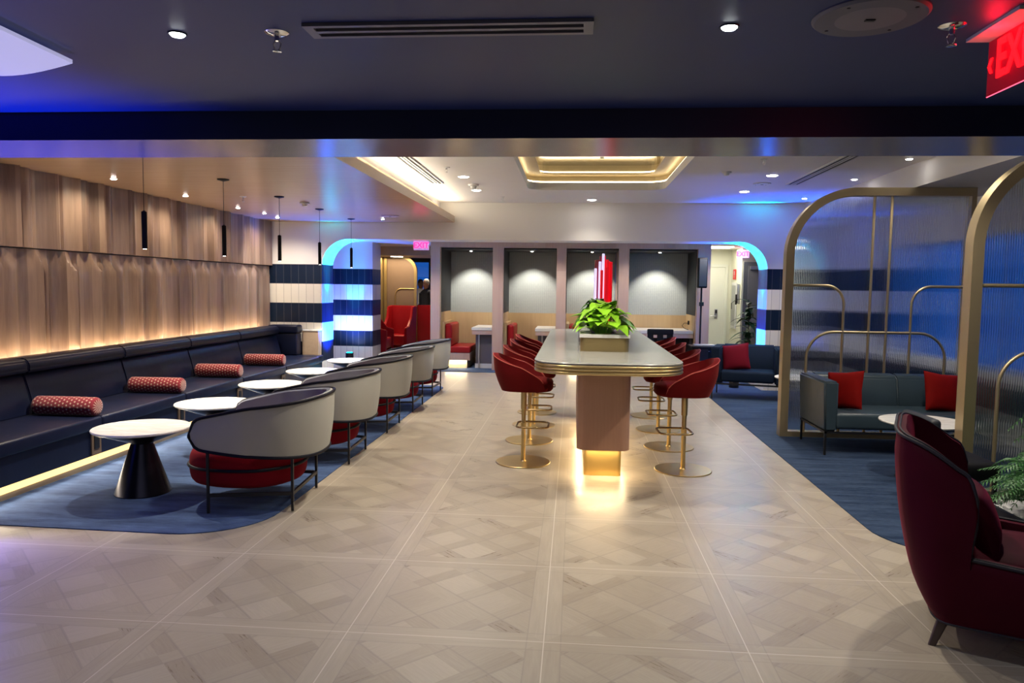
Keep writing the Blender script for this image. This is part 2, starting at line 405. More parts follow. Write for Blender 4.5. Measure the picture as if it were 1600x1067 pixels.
def cushion(bm, w, d, h, p=2.6, seg=14, c=(0, 0, 0), rot=None):
    """pillow: rounded square, thick in the middle; in local xz plane with thickness along y"""
    vs = []
    for s in (1, -1):
        for i in range(seg + 1):
            row = []
            for j in range(seg + 1):
                a = -1 + 2 * i / seg; b = -1 + 2 * j / seg
                t = max(0, (1 - abs(a) ** p)) ** .5 * max(0, (1 - abs(b) ** p)) ** .5
                pin = 1 - .07 * (1 - abs(a * b)) * max(abs(a), abs(b)) ** 4
                v = Vector((a * w / 2 * pin, s * (d / 2) * (t * .95 + .02), b * h / 2 * pin))
                if rot: v = rot @ v
                row.append(bm.verts.new(v + Vector(c)))
            vs.append(row)
    n = seg + 1
    for s in range(2):
        for i in range(seg):
            for j in range(seg):
                q = (vs[s * n + i][j], vs[s * n + i + 1][j], vs[s * n + i + 1][j + 1], vs[s * n + i][j + 1])
                bm.faces.new(q if s else q[::-1])
    bd = [(i, 0) for i in range(seg)] + [(seg, j) for j in range(seg)] + [(seg - i, seg) for i in range(seg)] + [(0, seg - j) for j in range(seg)]
    for k in range(len(bd)):
        i, j = bd[k]; i2, j2 = bd[(k + 1) % len(bd)]
        bm.faces.new((vs[i][j], vs[i2][j2], vs[n + i2][j2], vs[n + i][j]))
    return bm

# ================================================================== SHELL OF THE ROOM
XW, YB, XR = -5.08, 12.0, 4.6            # oak wall, tiled back wall, right wall
ZC, ZS, ZF, ZB = 2.95, 2.63, 2.53, 2.38   # white ceiling, oak soffit, front ceiling, front beam
struct('floor', bx(-9, -4, -.12, 8, 24, 0), 'floor')
cl = prism(NB(), [(-4.10, 4.45), (-2.55, 4.41)] + [(-2.55 + .52 * math.sin(a), 4.93 - .52 * math.cos(a)) for a in [PI / 2 * k / 10 for k in range(1, 11)]] + [(-2.02, 11.3)] +
           [(-2.32 + .30 * math.cos(a), 11.35 + .30 * math.sin(a)) for a in [PI / 2 * k / 8 for k in range(0, 9)]] + [(-4.10, 11.65)], -.02, .006)
tag(link('carpet', cl, 'carpetL'), 'blue mottled carpet under the banquette tables and tub chairs', 'carpet')
cr = prism(NB(), [(4.59, 4.51), (2.60, 4.51)] + [(2.60 - .60 * math.sin(a), 5.06 - .55 * math.cos(a)) for a in [PI / 2 * k / 12 for k in range(1, 13)]] + [(2.03, 13.56), (-4.05, 13.6), (-4.05, 16.2), (3.0, 16.2), (3.0, 11.98), (4.59, 11.98)], -.02, .006)
tag(link('carpet', cr, 'carpetR'), 'dark blue streaked carpet under the slate sofa and along the booths', 'carpet')

# sculpted oak wall, left
def oak_h(y, z, row):
    w_ = .40; ph = y / w_ + (.5 if row else 0); i = math.floor(ph); f = ph - i
    random.seed(i * 31 + row * 977); k = random.uniform(.28, .72); a = random.uniform(.055, .10); kind = random.random(); w2 = random.uniform(.05, .11)
    # folded facets: flat face, sharp fold, concave flute
    if f < k: h = a * (f / k) ** 1.6
    elif f < k + w2: h = a * (1 - (f - k) / w2 * 1.0)
    else: h = a * .55 * math.sin(PI * (f - k - w2) / max(.05, 1 - k - w2)) ** 2
    zz = (1.9 - z) if row == 0 else (z - 1.9)
    if row == 0:   # lower row: flutes end in rounded shoulders
        h *= min(1, max(.12, (zz - .10 * abs(math.sin(PI * f * 2))) / .10)) if zz < .22 else 1
    return h
wl = NB()
for row, (z0, z1) in enumerate(((0, 1.895), (1.905, 2.66))):
    ys = [3.2 + .023 * k for k in range(int((YB - 3.2) / .023) + 2)]; zs = [z0 + (z1 - z0) * t for t in ([0, .5] + [.8 + .2 * k / 10 for k in range(11)] if row == 0 else [0, .33, .66, 1])]
    G = [[wl.verts.new((XW + oak_h(y, z, row) + .012 * row, y, z)) for z in zs] for y in ys]
    for a, b_ in zip(G, G[1:]):
        for k in range(len(zs) - 1): wl.faces.new((a[k], b_[k], b_[k + 1], a[k + 1]))
    # back
    for L, flip in ((0, 1), (-1, 0)):
        for a, b_ in zip(G, G[1:]):
            p = [wl.verts.new((XW - .06, q.co.y, q.co.z)) for q in (a[L], b_[L])]
            wl.faces.new((a[L], b_[L], p[1], p[0]))
struct('wall_left', wl, 'oakwall', smooth=28)
box_ = NB(); box(box_, XW - .3, 3.2, 0, XW - .06, YB, 3.3); struct('wall_outer', box_, 'dark')

# tiled back wall with the wide rounded opening
XJ0, XJ1, ZA, RA = -4.18, 3.03, 2.35, .46
op = [(XJ0, 0)] + arc(XJ0 + RA, ZA - RA, RA, PI, PI / 2) + arc(XJ1 - RA, ZA - RA, RA, PI / 2, 0) + [(XJ1, 0)]
pts = [(XW - .06, 0)] + op + [(XR + .2, 0), (XR + .2, 3.35), (XW - .06, 3.35)]
struct('wall_back', prism(NB(), pts, YB, YB + .58, 'xz'), 'band')
# front beam: same rounded portal over the viewer's end of the carpet
opf = [(XJ0, 0)] + arc(XJ0 + .5, ZB - .5, .5, PI, PI / 2) + [(5.2, ZB)]
fb = NB(); prism(fb, [(-5.4, 0)] + opf + [(5.2, ZF + .05), (-5.4, ZF + .05)], 3.95, 4.50, 'xz')
for f in fb.faces:
    f.normal_update()
    c = f.calc_center_median()
    f.material_index = 1 if (c.y > 3.96 and c.y < 4.49) else 0
struct('wall_front', fb, ['navybeam', 'beamund'])
fb2 = bx(-5.4, 4.30, ZF + .05, 5.2, 4.50, 3.35); struct('trim_2', fb2, 'white')
# ceilings
struct('ceiling', bx(-5.4, -4, ZF, 5.2, 3.95, ZF + .1), 'navyceil')
TX0, TX1, TY0, TY1 = -.66, 1.20, 6.0, 10.43
cc = NB(); hole = rrect(TX1 - TX0, TY1 - TY0, .22, 6, (TX0 + TX1) / 2, (TY0 + TY1) / 2)
outer = rrect(8.0, 7.62, .01, 6, .75, 8.31)
ringslab(cc, outer, hole, ZC, ZC + .10)
struct('ceiling', cc, 'ceil')
# tray: two illuminated steps under a smoked mirror
tr = NB(); h2 = rrect(TX1 - TX0 + .16, TY1 - TY0 + .16, .26, 6, (TX0 + TX1) / 2, (TY0 + TY1) / 2); 
h3 = rrect(TX1 - TX0 - .34, TY1 - TY0 - .34, .16, 6, (TX0 + TX1) / 2, (TY0 + TY1) / 2)
ringslab(tr, h2, h3, ZC + .19, ZC + .21); ringslab(tr, rrect(TX1 - TX0 + .20, TY1 - TY0 + .20, .28, 6, (TX0 + TX1) / 2, (TY0 + TY1) / 2), h2, ZC + .10, ZC + .21)
struct('trim_3', tr, 'champ')
tr = NB(); h4 = rrect(TX1 - TX0 - .20, TY1 - TY0 - .20, .18, 6, (TX0 + TX1) / 2, (TY0 + TY1) / 2); h5 = rrect(TX1 - TX0 - .17, TY1 - TY0 - .17, .19, 6, (TX0 + TX1) / 2, (TY0 + TY1) / 2)
ringslab(tr, h5, h4, ZC + .21, ZC + .32); struct('trim_4', tr, 'champ')
struct('trim_5', prism(NB(), h5, ZC + .32, ZC + .34), 'mirror')
tl = thing('cove_light', 'warm glowing light lines framing the recessed ceiling tray over the island', 'light')
def loopline(pts, z): return [(p[0], p[1], z) for p in pts]
i1 = rrect(TX1 - TX0 + .04, TY1 - TY0 + .04, .24, 6, (TX0 + TX1) / 2, (TY0 + TY1) / 2)
i2 = rrect(TX1 - TX0 - .30, TY1 - TY0 - .30, .17, 6, (TX0 + TX1) / 2, (TY0 + TY1) / 2)
link('led_strip', tube(NB(), loopline(i1, ZC + .115), .008, 6, True), 'ledw', tl); link('led_strip', tube(NB(), loopline(i2, ZC + .222), .008, 6, True), 'ledw', tl)
# oak soffit, two steps
sf = NB(); box(sf, XW - .1, 4.50, ZS, -1.96, YB, ZS + .10, mi=0)
for f in sf.faces:
    f.normal_update()
    if abs(f.normal.x) > .5: f.material_index = 1
struct('ceiling', sf, ['oakceil', 'oakedge'])
struct('trim_6', bx(-2.20, 4.50, ZS + .10, -2.12, 11.35, ZS + .215), 'oakedge'); struct('trim_7', bx(XW - .1, 4.5, ZS + .10, -2.20, YB, ZC), 'white')
# right soffit, lower
struct('ceiling', bx(3.56, 4.50, 2.70, XR + .2, YB, ZC), 'ceil')
# passage behind the opening, its ceiling
struct('ceiling', bx(-9, YB + .58, 2.48, 8, 25, 2.6), 'ceil')
# enclosing walls out of sight
wr = NB(); box(wr, XR, 4.4, 0, XR + .2, 10.45, .78); box(wr, XR, 4.4, 2.22, XR + .2, 10.45, 3.3); box(wr, XR, 10.45, 0, XR + .2, YB + .58, 3.3); struct('wall_right', wr, 'band')
wn = tag(thing('window_1', None, None), kind='structure')
link('window_pane', bx(XR + .09, 4.4, .78, XR + .10, 10.45, 2.22), 'glass', wn)
wf = NB()
for y in (4.45, 5.95, 7.45, 8.95, 10.40): box(wf, XR + .05, y - .03, .78, XR + .14, y + .03, 2.22)
link('window_frame', wf, 'steel', wn)
wlr = NB(); box(wlr, -5.4, -4.2, 0, 5.4, -4, 2.7); box(wlr, -5.6, -4, 0, -5.4, 4.5, 2.7); struct('wall_rear', wlr, 'greyp')
struct('wall_side', bx(5.2, -4, 0, 5.4, 4.5, 2.7), 'greyp')
struct('wall_near', bx(XR, 4.3, 0, 5.4, 4.5, 3.3), 'greyp')

# ================================================================== FIXTURES: lamps, pendants, vents, signs
def downlight(x, y, z, r, label, power, color=NEUT, cone=110, group='recessed downlights', lens='lamp', aim=(0, 0, -1), trimm='plast', size=.04, blend=.7):
    t = thing('ceiling_downlight', label, 'light', (x, y, z), 0, group)
    link('trim_ring', lathe(NB(), [(r, -.004), (r * 1.18, -.006), (r * 1.25, -.001), (r * 1.25, .0), (r, .0)], 28), trimm, t, 40)
    link('lens', lathe(NB(), [(0, -.010), (r * .8, -.010), (r, -.004), (r, 0)], 28), lens, t)
    if power: lamp('SPOT', (0, 0, -.03), power, color, aim, size, cone, blend, 'downlight_beam', t)
    return t
# white ceiling
for x, y, r, lb, pw in ((-1.39, 9.18, .062, 'round downlight in white ceiling beside the smoke detector, nearer of the left two', 80),
                        (-1.40, 10.45, .062, 'round downlight in white ceiling left of the tray, farther of the left two', 70),
                        (.24, 11.56, .062, 'round downlight between the ceiling tray and the back bulkhead', 9),
                        (2.31, 10.54, .062, 'round downlight right of the tray, just beyond the round ceiling speaker', 60),
                        (2.30, 9.07, .062, 'round downlight right of the tray, just before the round ceiling speaker', 80)):
    downlight(x, y, ZC, r, lb, pw)
for x, y, lb in ((3.37, 7.95, 'small bright spotlight nearest the dark beam on the right of the white ceiling'), (3.35, 9.38, 'small bright spotlight above the arched screen, middle of the right row'),
                 (3.34, 11.3, 'small bright spotlight at the far right corner of the white ceiling')):
    downlight(x, y, ZC, .032, lb, 34, NEUT, 80, 'small spotlights on the right')
for x, lb in ((-4.55, 'far left'), (-3.4, 'left'), (-1.9, 'second'), (-.4, 'third'), (1.1, 'fourth'), (2.4, 'right')):
    downlight(x, 13.15, 2.48, .05, lb + ' unseen downlight added to the booth passage behind the bulkhead', 30, NEUT, 120, 'added passage downlights', 'lamp', (0, .18, -1))  # unseen lamps added to brighten the booth pillars and far column
for x, y, lb in ((-.6, 5.1, 'left'), (1.0, 5.0, 'middle'), (2.5, 5.2, 'right')):
    downlight(x, y, ZC, .06, lb + ' unseen downlight added just behind the dark beam', 60, NEUT, 125, 'downlights added unseen behind the beam')  # unseen lamps added to light the faces turned toward the viewer
downlight(2.9, 6.3, ZC, .06, 'round downlight of the white ceiling hidden behind the dark beam at right', 26)
downlight(-.9, 6.4, ZC, .06, 'round downlight of the white ceiling hidden behind the dark beam, left of the tray', 60)
# oak soffit
for i, (x, y) in enumerate(((-4.60, 5.75), (-4.62, 7.14), (-4.62, 8.52), (-4.60, 9.85), (-4.62, 11.25))):
    downlight(x, y, ZS, .028, ('hidden', 'nearest visible', 'second', 'third', 'farthest')[i] + ' tiny spotlight along the oak wall in the oak soffit', 13, WARM, 150, 'tiny spotlights in the oak soffit', 'lamp', (-.12, 0, -1), 'plast', .02)
downlight(-4.55, 10.6, ZS, .025, 'tiny spotlight added to the oak soffit to light the striped wall', 34, NEUT, 90, 'tiny spotlights in the oak soffit', 'lamp', (0, .75, -1))  # extra spot added to brighten the striped tiles
downlight(-3.0, 11.43, ZS, .025, 'tiny spotlight in the oak soffit right of the farthest pendant', 6, NEUT, 80, 'tiny spotlights in the oak soffit')
# front navy ceiling
downlight(-1.50, 2.73, ZF, .028, 'small cool downlight in the navy ceiling left of the sprinkler', 16, COOL, 120, 'downlights in the navy ceiling', 'lampd', trimm='black')
downlight(.53, 2.75, ZF, .028, 'small cool downlight in the navy ceiling between the air slot and round speaker', 16, COOL, 120, 'downlights in the navy ceiling', 'lampd', trimm='black')
# pendants
def pendant(loc, cl, label):
    t = thing('pendant_lamp', label, 'pendant lamp', loc, 0, 'slim black tube pendants')
    link('canopy', lathe(NB(), [(.0, -.024), (.012, -.022), (.055, -.010), (.058, 0), (0, 0)], 24), 'blackm', t, 40)
    link('cable', tube(NB(), [(0, 0, -.02), (0, 0, -cl)], .0028, 6), 'black', t)
    link('tube_shade', lathe(NB(), [(.004, -cl + .012), (.014, -cl + .004), (.021, -cl), (.021, -cl - .30), (.017, -cl - .30), (.017, -cl - .29), (0, -cl - .29)], 20), 'blackm', t, 40)
    link('lens', lathe(NB(), [(0, -cl - .301), (.013, -cl - .301), (.015, -cl - .291)], 16), 'lampp', t)
    lamp('SPOT', (0, 0, -cl - .315), 62, (1, .90, .74), (0, 0, -1), .012, 95, .35, 'pendant_beam', t)
    return t
for i, y in enumerate((5.80, 7.18, 8.58, 9.97, 11.42)):
    pendant((-3.50, y, ZS), .46, ('nearest and leftmost of the black tube pendants', 'second black tube pendant from the viewer, over the second table', 'middle black tube pendant hanging before the white and navy tiled wall',
            'fourth black tube pendant, hanging beside the cyan arch', 'farthest black tube pendant hanging in front of the blue-lit column')[i])
# cove light on the soffit ledge
cv = thing('cove_light', 'hidden warm light line along the ledge of the oak soffit', 'light', (-2.04, 0, ZS + .1))
link('led_strip', bx(-.012, 4.7, 0, .012, 11.9, .012), 'ledw', cv)
lamp('AREA', (-2.03, 8.2, ZS + .125), 17, (1, .88, .66), (.55, 0, 1), size=.02, sy=7.0, name='cove_beam', parent=None)
# light behind the banquette backrest and along its toe are created with the banquette
# smoke detectors, sprinklers, speakers
def detector(x, y, z, label, s=1):
    t = thing('smoke_detector', label, 'smoke detector', (x, y, z), 0)
    link('base', lathe(NB(), [(.0, -.020 * s), (.055 * s, -.020 * s), (.062 * s, -.006), (.062 * s, 0), (0, 0)], 28), 'plast', t, 40)
    link('sensor', lathe(NB(), [(0, -.052 * s), (.022 * s, -.050 * s), (.034 * s, -.036 * s), (.036 * s, -.02 * s), (0, -.02 * s)], 24), 'plast', t, 40)
detector(-3.42, 9.2, ZS, 'white smoke detector on the oak soffit between the pendants')
detector(-1.36, 9.85, ZC, 'white smoke detector between the two left downlights of the white ceiling', 1.2)
detector(1.72, 8.8, ZC, 'white detector on the ceiling right of the lit tray', .9)
def sprinkler(x, y, z, label, s=1.0, m='chrome'):
    t = thing('sprinkler', label, 'sprinkler', (x, y, z))
    link('escutcheon', lathe(NB(), [(.012 * s, -.012 * s), (.034 * s, -.008 * s), (.045 * s, -.001), (.045 * s, 0), (.012 * s, 0)], 24), m, t, 40)
    b = NB(); tube(b, [(0, 0, -.008), (0, 0, -.030 * s)], .009 * s, 10)
    for sg in (-1, 1): tube(b, [(sg * .006 * s, 0, -.028 * s), (sg * .015 * s, 0, -.040 * s), (sg * .010 * s, 0, -.058 * s), (0, 0, -.066 * s)], .0028 * s, 6)
    link('frame', b, m, t, 40)
    link('deflector', lathe(NB(), [(0, -.068 * s), (.017 * s, -.066 * s), (.017 * s, -.069 * s), (0, -.070 * s)], 16), m, t)
sprinkler(-1.12, 2.74, ZF, 'chrome sprinkler head on the navy ceiling left of the air slot')
sprinkler(1.30, 2.78, ZF, 'chrome sprinkler head on the navy ceiling left of the red exit sign')
sprinkler(-1.48, 8.45, ZC, 'small sprinkler on the white ceiling beside the left air diffuser', .9, 'plast')
sprinkler(1.93, 7.95, ZC, 'small sprinkler on the white ceiling right of the tray', .9, 'plast')
sprinkler(-1.1, 11.2, ZC, 'small sprinkler on white ceiling near the bulkhead', .8, 'plast')
sprinkler(-3.95, 8.6, ZS, 'small sprinkler on the oak soffit near the oak wall', .9, 'plast')
sprinkler(3.92, 7.2, 2.70, 'small sprinkler on the lower grey soffit above the arched screens', .9, 'plast')
sprinkler(.28, 8.45, ZC + .20, 'white sprinkler hanging inside the lit ceiling tray', 1.5, 'plast')
def round_speaker(x, y, z, r, label, m, gm):
    t = thing('ceiling_speaker', label, 'speaker', (x, y, z))
    link('rim', lathe(NB(), [(r * .60, -.012), (r * .95, -.012), (r, -.004), (r, 0), (r * .6, 0)], 48), m, t, 40)
    b = lathe(NB(), [(0, -.014), (r * .6, -.012), (r * .6, -.002)], 40)
    link('grille', b, gm, t); link('badge', bx(-.016, -.010, -.018, .016, .006, -.013), 'black', t)
    for k in range(4):
        a = PI / 4 + k * PI / 2; link('screw', lathe(NB(), [(0, -.015), (.006, -.014), (.006, -.011)], 10, (r * .82 * math.cos(a), r * .82 * math.sin(a), 0)), 'black', t)
round_speaker(.98, 2.67, ZF, .185, 'large round dark speaker panel on the navy ceiling', 'greyp', 'grille')
round_speaker(2.35, 9.75, ZC, .11, 'flat round white speaker between the two right downlights', 'plast', 'plast')
round_speaker(-2.75, 10.9, ZS, .14, 'flat round speaker in the oak soffit near the tiled wall', 'oakpink', 'oakpink')
def slot_diffuser(cx, y0, y1, z, label, wx=.16, along='y', m='plast'):
    t = thing('air_diffuser', label, 'air vent', (cx, (y0 + y1) / 2, z)); L = (y1 - y0) / 2; w2 = wx / 2
    if along == 'y':
        b = NB(); box(b, -w2, -L, -.006, w2, L, 0); link('backing', bx(-w2 + .01, -L + .01, -.007, w2 - .01, L - .01, -.0065), 'blackm', t)
        link('frame', ringslab(NB(), [(-w2, -L), (w2, -L), (w2, L), (-w2, L)], [(-w2 + .02, -L + .04), (w2 - .02, -L + .04), (w2 - .02, L - .04), (-w2 + .02, L - .04)], -.012, 0), m, t)
        b.free(); b = NB()
        for k in (-1, 1): box(b, k * .018 - .010, -L + .03, -.012, k * .018 + .010, L - .03, -.004)
        link('blades', b, m, t)
    return t
slot_diffuser(-1.82, 4.9, 9.75, ZC, 'long white air slot beside the oak soffit edge')
slot_diffuser(2.74, 5.0, 9.83, ZC, 'long white air slot right of the tray pointing toward the arched screens')
t = thing('air_diffuser', 'grey double air slot in the navy ceiling above the viewer', 'air vent', (-.47, 2.71, ZF), 0)
link('backing', bx(-.49, -.045, -.003, .49, .045, -.001), 'blackm', t)
link('frame', ringslab(NB(), [(-.52, -.066), (.52, -.066), (.52, .066), (-.52, .066)], [(-.485, -.044), (.485, -.044), (.485, .044), (-.485, .044)], -.012, 0), 'slotm', t)
link('blade', bx(-.485, -.011, -.012, .485, .011, -.003), 'slotm', t)
# curved surface luminaire, top left
t = thing('surface_luminaire', 'curved white square luminaire on the navy ceiling at far left', 'light', (-2.37, 2.68, ZF), math.radians(2))
b = NB(); prof = [(-.30 + .6 * k / 14, -.035 - .05 * math.sin(PI * k / 14) ** 1.0) for k in range(15)]
prism(b, [(-.30, -.02)] + prof + [(.30, -.02)], -.27, .27, 'xz'); link('diffuser', b, emis('luminaire_diffuser', (.62, .62, 1), .20), t, 30)
link('mount', bx(-.24, -.22, -.022, .24, .22, 0), 'black', t)
# exit signs
def text_mesh(body, size, depth, name='letters'):
    cu = bpy.data.curves.new(name, 'FONT'); cu.body = body; cu.size = size; cu.extrude = depth; cu.align_x = 'CENTER'; cu.align_y = 'CENTER'; cu.offset = size * .018
    o = bpy.data.objects.new(name, cu); me = bpy.data.meshes.new_from_object(o); bpy.data.objects.remove(o); return me
def add_text(body, size, depth, mat, parent, loc, rot, name='letters'):
    me = text_mesh(body, size, depth); me.materials.clear(); me.materials.append(MT[mat]); o = bpy.data.objects.new(name, me); COL.objects.link(o)
    o.parent = parent; o.location = loc; o.rotation_euler = rot; return o
t = thing('exit_sign', 'large red edge-lit EXIT sign hanging from the navy ceiling', 'exit sign', (1.505, 2.762, ZF), -PI / 2)
link('panel', bx(-.165, -.004, -.21, .165, .004, -.012, .002), 'exitpanel', t)
link('canopy', bx(-.165, -.085, -.012, .165, .060, 0), 'plast', t)
tx = add_text('EXIT', .188, .003, 'exitr', t, (.028, -.007, -.100), (PI / 2, 0, 0)); tx.scale = (.68, 1, 1); b = NB()
prism(b, [(-.158, -.105), (-.140, -.078), (-.128, -.078), (-.143, -.105), (-.128, -.132), (-.140, -.132)], -.0085, -.0045, 'xz'); link('arrow', b, 'exitr', t)
bb = NB(); tube(bb, [(-.165, 0, -.014), (-.165, 0, -.21), (.165, 0, -.21)], .0026, 6); link('lit_edge', bb, 'exitedge', t)
lamp('POINT', (0, -.07, -.06), .35, (1, .01, .03), size=.03, name='sign_glow', parent=t)
def box_exit(loc, rz, label, s=1):
    t = thing('exit_sign', label, 'exit sign', loc, rz)
    link('housing', bx(-.15 * s, -.02, -.09 * s, .15 * s, .02, .09 * s, .006), 'exitp', t)
    add_text('EXIT', .15 * s, .003, 'exitpk', t, (0, -.024, 0), (PI / 2, 0, 0)); return t
box_exit((-2.55, 12.20, 2.265), 0, 'small box EXIT sign hanging under the bulkhead beside the blue arch', .85)
box_exit((3.50, 15.88, 2.34), math.radians(-38), 'small box EXIT sign in the bright corridor at right', .9)
# blue LED par cans
def par(x, y, z, power, label, color=BLUE, aim=(0, 0, 1), cone=60):
    t = thing('led_uplight', label, 'uplight', (x, y, 0))
    link('body', lathe(NB(), [(0, 0), (.075, 0), (.08, .02), (.08, z - .02), (.072, z), (0, z)], 24), 'black', t, 40)
    link('lens', lathe(NB(), [(0, z + .004), (.055, z + .004), (.06, z)], 24), 'cyan', t)
    lamp('SPOT', (0, 0, z + .03), power, color, aim, .05, cone, .8, 'uplight_beam', t); return t
p_ = par(-3.78, 12.24, .16, 420, 'blue floor uplight at the foot of the left cyan arch', (0, .09, 1), (-.30, .05, 1), 84)
lamp('SPOT', (0, 0, .20), 1000, (0, .80, 1), (-.10, .02, 1), .04, 24, .7, 'uplight_beam', p_)
lamp('SPOT', (0, 0, .20), 190, (.07, .12, 1), (.10, -.75, 1), .04, 50, .9, 'uplight_beam', p_)  # extra beam added to wash the oak soffit blue
p_ = par(-4.55, 14.70, .22, 95, 'blue floor uplight before the far striped column', (.01, .12, 1), (0, .10, 1), 110)
lamp('SPOT', (0, 0, .26), 90, (0, .65, 1), (0, .30, 1), .03, 22, .7, 'uplight_beam', p_)
lamp('SPOT', (0, 0, .26), 34, (.42, .50, 1), (0, .12, 1), .05, 150, .8, 'uplight_beam', p_)
p_ = par(2.62, 12.24, .16, 420, 'blue floor uplight at the foot of the right cyan arch', (0, .09, 1), (.30, .05, 1), 84)
lamp('SPOT', (0, 0, .20), 1000, (0, .80, 1), (.10, .02, 1), .04, 24, .7, 'uplight_beam', p_)
lamp('SPOT', (0, 0, .20), 65, (.07, .12, 1), (-.10, -.75, 1), .04, 50, .9, 'uplight_beam', p_)  # extra beam added to spill blue onto the white ceiling
p_ = par(-3.92, 4.18, .16, 480, 'blue floor uplight at the near left end of the banquette', (.01, .05, 1), (.08, 0, 1), 80)
lamp('SPOT', (0, 0, .24), 45, (.22, .18, 1), (.8, -.7, .10), .05, 130, .9, 'uplight_beam', p_)  # sideways spot added to tint the near floor blue

# ================================================================== LEFT SIDE: banquette, tables, tub chairs
def smoothpath(f, n): return [f(k / n) for k in range(n + 1)]
def banquette_section(y0, L, label, outlet=True):
    t = thing('banquette', label, 'banquette', (-4.05, y0, 0), 0, 'navy leather banquette sections')
    g = .004
    link('plinth', bx(-.89, g, .115, -.018, L - g, .335, .004), 'leather', t)
    k = link('toe_kick', bx(-.89, 0, 0, -.055, L, .115), 'plinth', t)
    link('led_strip', bx(-.052, .01, .055, -.040, L - .01, .108), 'led', t)
    # seat cushion: rounded slab with soft crown
    b = NB(); box(b, -.78, g, .335, .012, L - g, .445, .022, 4); link('seat', b, 'leather', t, 60)
    # inclined back cushion
    pr = [(-.70, .44), (-.665, .60), (-.735, .79), (-.88, .79), (-.88, .44)]
    pr = [(-.62, .44), (-.625, .50), (-.66, .64), (-.70, .775), (-.73, .80), (-.90, .80), (-.90, .44)]
    b = prism(NB(), [(a, z) for a, z in pr], g, L - g, 'xz'); bmesh.ops.bevel(b, geom=[e for e in b.edges if abs(e.verts[0].co.y - e.verts[1].co.y) > .5 or (e.is_manifold and len(e.link_faces) == 2 and e.calc_face_angle(0) > .8)], offset=.010, segments=2, affect='EDGES')
    link('backrest', b, 'leather', t, 35)
    # head roll
    pts = [(-.66, .80), (-.645, .84), (-.66, .90), (-.70, .93), (-.86, .93), (-.90, .91), (-.90, .80)]
    b = prism(NB(), pts, g, L - g, 'xz'); bmesh.ops.bevel(b, geom=[e for e in b.edges if e.calc_face_angle(0) > .35], offset=.012, segments=3, affect='EDGES')
    link('head_roll', b, 'leather', t, 50)
    if outlet:
        o = link('outlet_panel', bx(-.016, L - .13, .125, -.004, L - .005, .325), 'outletw', t)
        link('socket', bx(-.005, L - .100, .175, .002, L - .035, .290, .002), 'black', o)
    return t
ys = [4.63, 6.0, 7.385, 8.735, 10.10]; Ls = [1.37, 1.385, 1.35, 1.365, 1.38]
nm = ('nearest navy banquette section, cut by the left frame edge', 'navy banquette section between the first and second red bolsters', 'navy banquette section between the second and third red bolsters',
      'navy banquette section between the third and fourth red bolsters', 'farthest navy banquette section beyond the last red bolster')
for y, L, n_ in zip(ys, Ls, nm): banquette_section(y, L, n_, y < 10)
# the returning end of the banquette, with the upright head panel
t = thing('banquette', 'banquette end with backrest turned toward the viewer against the striped wall', 'banquette', (-4.05, 11.485, 0), 0, 'navy leather banquette sections')
link('plinth', bx(-.89, .0, .115, -.07, .34, .335, .004), 'leather', t); link('toe_kick', bx(-.89, 0, 0, -.10, .33, .115), 'plinth', t)
link('seat', bx(-.60, 0, .335, -.03, .30, .445, .02, 4), 'leather', t, 60)
link('backrest', bx(-.90, .12, .445, -.42, .33, .80, .02, 3), 'leather', t, 50); link('head_roll', bx(-.90, .10, .80, -.40, .34, .935, .03, 4), 'leather', t, 50)
t = thing('side_cabinet', 'light oak pedestal with white marble top at the end of the banquette', 'cabinet', (-4.20, 11.91, 0))
link('body', bx(-.26, -.075, 0, .01, .085, .83, .004), 'oakedge', t); link('top', bx(-.27, -.085, .83, .02, .09, .855, .003), 'whmar', t)
# glow behind the backrest washing the oak wall
wg = thing('wall_washer', 'hidden warm light line glowing up the oak wall behind the banquette', 'light', (-5.0, 0, .86))
link('led_strip', bx(-.010, 4.7, 0, .010, 11.8, .012), 'ledw', wg)
link('ledge', bx(-.035, 4.63, -.86, .045, 11.95, -.004), 'dark', wg)
lamp('AREA', (-4.975, 8.0, .90), 11, (1, .72, .42), (-.22, 0, 1), size=.03, sy=7.2, name='wall_wash_beam')
lamp('AREA', (-4.02, 7.9, .085), 7, (1, .86, .66), (1, 0, -.45), size=.03, sy=6.6, name='toe_kick_beam')

bp = thing('bolster', 'nearest patterned red bolster on the navy banquette', 'bolster cushion', (0, 0, 0), 0, 'patterned red bolsters')
b = NB()
prof = [(0, -.285), (.05, -.285), (.070, -.280), (.079, -.268), (.081, -.25), (.082, 0), (.081, .25), (.079, .268), (.070, .280), (.05, .285), (0, .285)]
lathe(b, prof, 28); bmesh.ops.rotate(b, verts=b.verts, cent=(0, 0, 0), matrix=Matrix.Rotation(PI / 2, 3, 'Y'))
link('cover', b, 'bolster', bp, 50)
for i, (y, lb) in enumerate(((5.98, 'nearest patterned red bolster on the navy banquette'), (7.36, 'second patterned red bolster from the viewer'), (8.72, 'third patterned red bolster from the viewer'), (10.08, 'farthest patterned red bolster, before the tiled wall'))):
    o = bp if i == 0 else dup(bp, (0, 0, 0), 0, lb)
    o.location = (-4.345, y, .445 + .082); o.rotation_euler = (0, 0, math.radians((-1, 1.5, -.5, 1)[i]))

